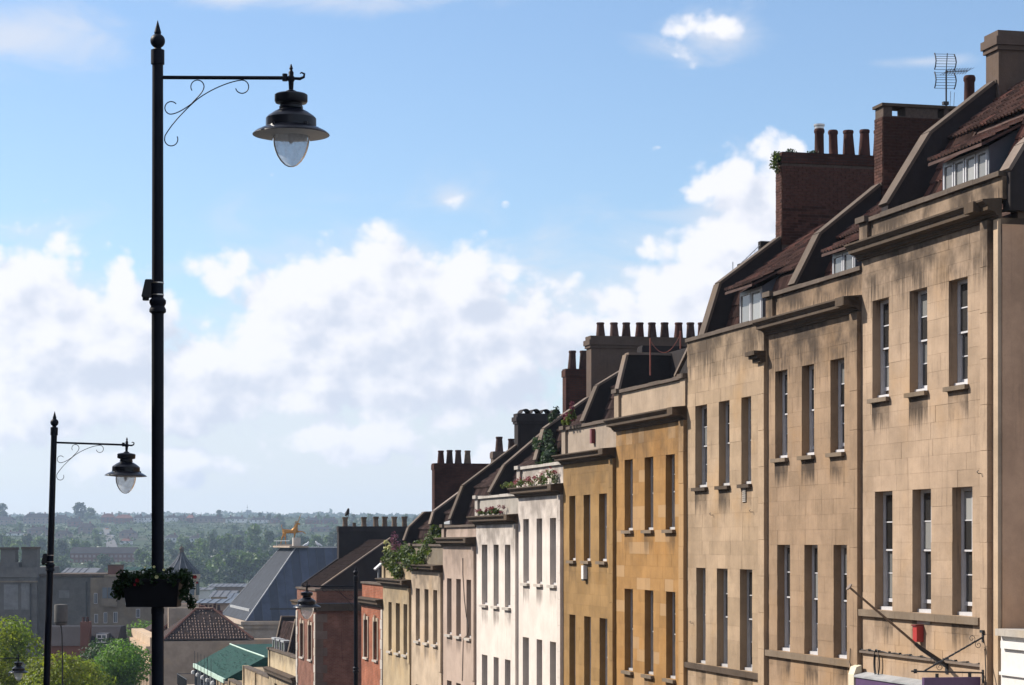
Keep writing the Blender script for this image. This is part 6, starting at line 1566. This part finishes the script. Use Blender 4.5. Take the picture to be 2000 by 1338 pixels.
# ------------------------------------------------------------------ trees at the foot of the street
def big_tree(label, u, vtop, Y, r, mat, seed, n=9000, leaf=.13):
    tp = px(u, vtop, Y); g_ = gz(tp.x, tp.y); Ht = tp.z - g_
    t = thing('tree', label, 'tree', (tp.x, tp.y, g_))
    bl = crown_blobs(seed, r, Ht, 9, .28)
    obj('crown', leaf_mesh('crown', bl, n, leaf, seed, shell=.45), mat, t)
    trunk_mb(Ht, .32, seed, 7, .68).build('trunk', M['bark'], t, True)
big_tree('lime-yellow tree left of the second lamp, its top against the grey stone wall', 22, 1196, 168, 3.5, M['leaf_lime'], 31, 15000)
big_tree('lime-yellow tree spreading behind the small left-hand lantern', -75, 1200, 175, 4.2, M['leaf_lime'], 36, 9000)
big_tree('wide lime-yellow tree under the grey drum, lower than the one beside it', 135, 1258, 150, 3.9, M['leaf_lime'], 32, 15000)
big_tree('lower lime-yellow tree filling the gap behind the second lamp', 72, 1268, 158, 3.2, M['leaf_lime'], 37, 12000)
big_tree('olive-lime tree between the drum pole and the dark green tree', 172, 1256, 172, 3.3, M['leaf_lime'], 38, 9000)
big_tree('dark green tree between the lime-yellow trees and the pilastered front', 214, 1238, 205, 4.4, M['leaf_dark'], 33, 20000)
big_tree('fresh green tree close against the pilastered front', 240, 1240, 190, 4.1, M['leaf_green'], 34, 21000)
big_tree('sunlit green tree rising behind the pilastered building', 288, 1199, 268, 5.4, M['leaf_green'], 35, 12000, .15)

# ------------------------------------------------------------------ far hillside: houses
HOUSES = {}
def hill_house(u0, u1, vb, vt, wm, rm, label, grp='houses on the far hillside', n_win=None, gable=False, chim=True, wmat=None):
    X, Y, g_ = hill((u0 + u1) / 2, vb); k = Y / F; W_ = (u1 - u0) * k; H_ = (vb - vt) * k; hw = H_ * .60
    t = thing('hillside_house', label, 'house', (X, Y, g_ - .5), random.uniform(-.12, .12), grp)
    d = 9.0; m = MB(); m.box(-W_ / 2, W_ / 2, 0, d, 0, hw + .5); m.build('wall', wm, t)
    m = MB(); z0 = hw + .51; z1 = H_ + .5; i_ = min(W_ * .22, 4)
    if gable: m.prism_x([(-.4, z0), (d / 2, z1), (d + .4, z0)], -W_ / 2 - .2, W_ / 2 + .2)
    else: m.add([(-W_ / 2 - .3, -.4, z0), (W_ / 2 + .3, -.4, z0), (W_ / 2 + .3, d + .4, z0), (-W_ / 2 - .3, d + .4, z0), (-W_ / 2 + i_, d / 2, z1), (W_ / 2 - i_, d / 2, z1)], [(0, 1, 5, 4), (1, 2, 5), (2, 3, 4, 5), (3, 0, 4), (3, 2, 1, 0)])
    rf = m.build('roof', rm, t)
    if chim:
        for x in ([-W_ * .28, W_ * .28] if W_ > 12 else [W_ * .2]):
            m = MB(); m.box(x - .6, x + .6, d / 2 - .5, d / 2 + .5, z1 - 1.0, z1 + 1.3); m.build('chimney', M['house_brick'], rf)
    nw = n_win or max(2, int(W_ / 4.2))
    for r_ in range(2 if hw > 4.2 else 1):
        for i in range(nw):
            x = -W_ / 2 + W_ * (i + .5) / nw; z = (hw + .5) * (.72 if r_ == 0 else .25); m = MB(); m.box(x - .65, x + .65, -.08, -.002, z - .65, z + .65); m.build('window', wmat or M['far_glass'], t)
    HB.append((u0, u1, vt, vb))
HB = []
wh, bf, bk_, dk, rd_ = M['house_white'], M['house_buff'], M['house_brick'], M['slate_house'], M['roof_red']
A = 'hazy row on the left skyline'
for (u0, u1, vb, vt, wm, rm, lb) in (
    (45, 98, 1023, 1003, bf, dk, 'long dull brown house row on the skyline left of the second lamp'), (-20, 27, 1026, 1009, bf, dk, 'brown house below the big skyline tree at the frame edge'),
    (105, 133, 1022, 1006, bf, dk, 'brown house just right of the second lamp column, on the skyline'), (132, 160, 1030, 1012, bk_, dk, 'brick house under the tallest skyline tree'),
    (152, 182, 1043, 1022, bf, dk, 'grey-brown house halfway down, below the tallest skyline tree'), (197, 224, 1021, 1003, bk_, rd_, 'red-roofed brick house at the top of the hill road'),
    (224, 259, 1023, 1005, bk_, rd_, 'brick house right of the red-roofed one at the top of the hill road'), (260, 278, 1021, 1006, wh, dk, 'white house with dark hipped roof, first right of the hill road'),
    (279, 299, 1020, 1006, wh, dk, 'white house with dark roof, right beside the main lamp column'), (322, 344, 1019, 1006, wh, dk, 'pale house on the skyline just right of the main lamp column'),
    (345, 364, 1018, 1007, bf, dk, 'second pale house on the skyline right of the main lamp column'), (364, 377, 1022, 1006, bk_, rd_, 'narrow reddish house joined to the long dark-roofed row'),
    (377, 438, 1021, 1008, bf, dk, 'long dark-roofed terrace on the skyline below the round tree'), (440, 480, 1021, 1009, wh, dk, 'pale terrace on the skyline left of the thin mast'),
    (486, 522, 1022, 1011, wh, dk, 'pale house on the skyline right of the thin mast'), (527, 546, 1023, 1012, bk_, dk, 'brownish house on the skyline left of the unicorn'),
    (596, 622, 1024, 1011, bk_, dk, 'dark-roofed house on the skyline right of the unicorn'), (626, 660, 1024, 1012, bk_, dk, 'dark-roofed house on the skyline behind the perched bird'),
    (12, 44, 1047, 1039, wh, dk, 'low white house above the two square stacks'), (52, 92, 1046, 1029, bf, dk, 'brown house on the slope left of the second lamp'),
    (108, 136, 1052, 1036, bf, dk, 'brown house on the slope right of the second lamp'), (232, 262, 1052, 1035, bf, dk, 'grey house beside the hill road, upper'), (234, 254, 1064, 1052, wh, rd_, 'pale house at the foot of the hill road'),
    (322, 346, 1060, 1044, wh, dk, 'white-walled dark-roofed house on the slope right of the main lamp column'), (370, 392, 1060, 1046, wh, dk, 'white gabled house among trees below the long dark-roofed terrace'),
    (560, 590, 1044, 1034, bf, dk, 'brown house on the slope behind the unicorn'), (606, 650, 1040, 1030, bf, dk, 'grey house on the slope right of the unicorn')):
    hill_house(u0, u1, vb, vt, wm, rm, lb)
hill_house(136, 266, 1099, 1069, bk_, dk, 'long brick school with tall pale windows below the hill road', n_win=15, gable=True, chim=False, wmat=M['house_buff'])
# hill road with cars
mb = MB(); pr = None; rp = [(219, 1072, 11), (215, 1056, 9), (212, 1044, 8), (208, 1034, 7), (205, 1027, 6)]
for u, v, w_ in rp:
    X, Y, g_ = hill(u, v); k = Y / F * w_; cur = ((X - k, Y, g_ + .5), (X + k, Y, g_ + .5))
    if pr: mb.quad(pr[0], pr[1], cur[1], cur[0])
    pr = cur
M['hillroad'] = simple('pale_worn_asphalt', (.13, .125, .125), .9, 0, .15, .3)
tag(mb.build('hill_road', M['hillroad']), kind='structure')
def car(u, v, mat, label, L=4.3, W_=1.8, H_=1.5, rz=0.0):
    X, Y, g_ = hill(u, v); t = thing('parked_car', label, 'car', (X, Y, g_ + .5), rz, 'vehicles on the hill road')
    m = MB(); m.prism_x([(-L / 2, .35), (-L / 2, .85), (-L * .22, .95), (-L * .10, H_), (L * .32, H_), (L * .46, .95), (L / 2, .9), (L / 2, .35)], -W_ / 2, W_ / 2); b_ = m.build('body', mat, t)
    m = MB(); m.prism_x([(-L * .20, 1.0), (-L * .095, H_ - .08), (L * .31, H_ - .08), (L * .42, 1.0)], -W_ / 2 - .01, W_ / 2 + .01); m.build('window', M['far_glass'], t)
    m = MB(); m.add([(-W_ / 2 + .1, -L * .225, .98), (W_ / 2 - .1, -L * .225, .98), (W_ / 2 - .1, -L * .112, H_ - .05), (-W_ / 2 + .1, -L * .112, H_ - .05), (-W_ / 2 + .1, -L * .225 - .02, 1.0), (W_ / 2 - .1, -L * .225 - .02, 1.0), (W_ / 2 - .1, -L * .112 - .03, H_ - .04), (-W_ / 2 + .1, -L * .112 - .03, H_ - .04)], [(4, 5, 6, 7), (0, 1, 5, 4), (2, 3, 7, 6), (1, 2, 6, 5), (3, 0, 4, 7)]); m.build('windscreen', M['far_glass'], t)
    for x in (-W_ / 2, W_ / 2):
        for y in (-L * .3, L * .3): m = MB(); m.tube([(x - .1, y, .33), (x + .1, y, .33)], .33, 12); m.build('wheel', M['iron_matt'], t)
car(209, 1036, M['car_orange'], 'orange van near the top of the hill road', 5.5, 2.1, 2.6)
car(195, 1046, M['car_white'], 'white vehicle parked left of the hill road', 5, 2, 2.2); car(221, 1050, M['car_white'], 'white car right of the hill road, below the orange van')
car(212, 1047, M['car_dark'], 'dark car halfway up the hill road'); car(208, 1063, M['car_white'], 'white car at the foot of the hill road'); car(214, 1060, M['car_dark'], 'dark car near the foot of the hill road')
mX, mY, mZ = hill(483, 1016); ms = thing('mast', 'thin mast rising above the skyline houses', 'mast', (mX, mY, mZ)); m = MB(); m.tube([(0, 0, 0), (0, 0, 15)], [.3, .12], 6); m.build('pole', M['lead'], ms)
m = MB(); m.box(-.8, .8, -.1, .1, 12.4, 12.7); m.build('crossarm', M['lead'], ms)

# ------------------------------------------------------------------ far hillside: trees
CR = []
for sd in range(7):
    for mt in ('leaf_far', 'leaf_far2'):
        rgs = random.Random(sd); wd = rgs.uniform(.34, .52)
        me = leaf_mesh('crown', crown_blobs(sd + 50, wd, 1.0, 8, .06), 620, .062, sd, shell=.5); me.materials.append(M[mt]); CR.append(me)
tk = bpy.data.meshes.new('trunk'); tm = trunk_mb(1.0, .022, 3, 4, .6); tk.from_pydata(tm.v, [], tm.f); tk.materials.append(M['bark'])
def hill_tree(u, vb, hpx, wk=1.0, ci=None, label=None, rg=random):
    X, Y, g_ = hill(u, vb); h_ = hpx * Y / F
    if not label:
        zn = 'on the skyline' if vb < 1020 else 'among far hillside houses' if vb < 1048 else 'halfway down the hill' if vb < 1104 else 'at the hill foot'
        hz_ = 'left of the second lamp' if u < 95 else 'between the two lamp columns' if u < 312 else 'right of the tall lamp' if u < 440 else 'left of the unicorn' if u < 545 else 'behind the unicorn' if u < 650 else 'behind the terrace roofs'
        label = 'hazy green tree %s, %s' % (zn, hz_)
    t = thing('hillside_tree', label, 'tree', (X, Y, g_ - .3), rg.uniform(0, 6.28), 'trees on the far hillside')
    c = obj('crown', CR[rg.randrange(len(CR)) if ci is None else ci], None, t); k = obj('trunk', tk, None, t)
    c.scale = (h_ * wk, h_ * wk, h_); k.scale = (h_, h_, h_)
rg = random.Random(99)
for (u, vb, hp, wk, lb) in ((4, 1014, 34, 1.1, 'big dark round tree on the skyline at the frame edge'), (157, 1013, 35, 1.3, 'tallest tree on the skyline, left of the hill road'), (176, 1014, 24, 1.3, None), (66, 1008, 13, 1.3, None), (75, 1008, 12, 1.2, None), (34, 1012, 12, 1.2, None),
    (112, 1010, 13, 1.1, None), (190, 1012, 15, 1.4, None), (221, 1009, 13, 1.1, None), (234, 1010, 10, 1, None), (338, 1010, 13, 1.2, None), (428, 1012, 18, 1.2, 'round dark tree standing above the long dark-roofed terrace'),
    (455, 1011, 11, 1, None), (508, 1014, 14, 1.0, 'small pointed tree right of the thin mast'), (526, 1018, 16, 1, None), (545, 1018, 15, 1.2, None), (392, 1010, 9, 1.4, None), (478, 1010, 8, 1.2, None), (622, 1014, 14, .6, None), (640, 1016, 12, 1, None),
    (14, 1080, 34, 1.1, None), (52, 1082, 42, 1.1, None), (74, 1084, 36, 1.0, None), (98, 1088, 34, 1.0, None), (122, 1092, 40, 1.0, None), (145, 1092, 42, 1.0, None), (168, 1090, 36, 1.0, None), (30, 1084, 30, 1.1, None), (204, 1118, 38, 1.3, 'rounded bright green tree before the brick school'),
    (176, 1116, 22, 1.4, None), (108, 1116, 18, 1.3, None), (240, 1118, 24, 1.6, None), (272, 1100, 30, 1.1, None), (284, 1112, 26, 1.2, None),
    (352, 1080, 34, 1.0, None), (372, 1096, 40, 1.0, None), (392, 1098, 48, 1.0, None), (412, 1094, 56, .9, None), (430, 1092, 50, .9, None), (448, 1092, 54, .8, None), (466, 1094, 48, .8, None), (496, 1084, 62, .75, 'tall slender tree standing over the wooded slope'), (524, 1086, 54, .8, None), (546, 1090, 44, .9, None), (568, 1092, 40, 1, None),
    (592, 1090, 46, 1, None), (616, 1092, 52, 1, None), (640, 1090, 48, 1, None), (656, 1092, 60, .9, None), (330, 1076, 24, 1.1, None),
    (400, 1134, 44, 1.2, None), (428, 1140, 58, 1.1, None), (452, 1142, 62, 1.1, None), (478, 1142, 64, 1.1, None), (504, 1142, 66, 1.1, None), (530, 1142, 64, 1.1, None), (556, 1142, 58, 1.1, None), (376, 1136, 50, 1.1, None), (352, 1136, 42, 1.1, None), (440, 1146, 20, 1.5, 'small pale shrub-like tree at the foot of the wooded slope'), (408, 1146, 22, 1.4, None)):
    hill_tree(u, vb, hp, wk, None, lb, rg)
cnt = 0
for i in range(900):
    if cnt >= 210: break
    u = rg.uniform(-140, 860); v = 1016 + 124 * rg.random() ** 1.25; X, Y, g_ = hill(u, v); hp = rg.uniform(6, 11) * F / Y * (.7 if v < 1030 else 1)
    if any(a - 3 < u < b + 3 and v - hp < d_ and v > c_ + 2 and v - d_ < hp + 2 for a, b, c_, d_ in HB): continue
    if abs(u - 212) < 14 and 1024 < v < 1085: continue
    hill_tree(u, v, hp, rg.uniform(.9, 1.4), None, None, rg); cnt += 1
# undergrowth and the far wooded ridge, too many to count
def scatter(name, n, fn, size, mats, seed):
    rgn = np.random.default_rng(seed); C = np.array([fn(rgn) for i in range(n)])
    k = 14; c = np.repeat(C[:, :3], k, 0) + rgn.normal(size=(n * k, 3)) * np.repeat(C[:, 3:6], k, 0) * .55; c[:, 2] = np.maximum(c[:, 2], np.repeat(C[:, 2], k))
    nn = n * k; nr = rgn.normal(size=(nn, 3)) + np.array([0, 0, .5]); nr /= np.linalg.norm(nr, axis=1)[:, None]
    a = np.cross(nr, rgn.normal(size=(nn, 3))); a /= np.linalg.norm(a, axis=1)[:, None]; b = np.cross(nr, a); s = (np.repeat(C[:, 3], k) * size * (.6 + .8 * rgn.random(nn)))[:, None]
    vs = np.stack([c - a * s, c - b * s * .7, c + a * s, c + b * s * .7], 1).reshape(-1, 3)
    me = bpy.data.meshes.new(name); me.from_pydata(vs.tolist(), [], np.arange(nn * 4).reshape(nn, 4).tolist()); me.update()
    return tag(obj(name, me, mats), kind='stuff')
def fu(r):
    Y = 860 + 1900 * r.random(); X = r.uniform(-.30, .02) * Y
    h = r.uniform(.7, 2.2); return (X, Y, gz(X, Y) + .3, h * 1.3, h * 1.3, h)
scatter('hillside_undergrowth', 4200, fu, .42, M['leaf_far2'], 5)
def fr(r):
    Y = r.uniform(3300, 4350); X = r.uniform(-.30, .12) * Y; h = r.uniform(4, 8) + 3 * mno.noise(Vector((X / 60, Y / 400, 0))); return (X, Y, gz(X, Y) + h * .35, h * 1.5, h * 1.5, h * .55)
scatter('ridge_woods', 5200, fr, .42, M['leaf_far2'], 6)

HAZE = 1.4e-4
m = MB(); m.box(-3100, 3100, -130, 5400, -80, 110)
hz = m.build('haze', None); tag(hz, kind='stuff')
hm = bpy.data.materials.new('haze_air'); hm.use_nodes = True; hm.node_tree.nodes.clear(); q = NT(hm.node_tree)
pv = q.n('ShaderNodeVolumePrincipled'); pv.inputs['Color'].default_value = (.60, .77, 1.0, 1); pv.inputs['Density'].default_value = HAZE
pv.inputs['Anisotropy'].default_value = .25
ho = q.n('ShaderNodeOutputMaterial'); hm.node_tree.links.new(pv.outputs[0], ho.inputs['Volume']); hz.data.materials.append(hm)
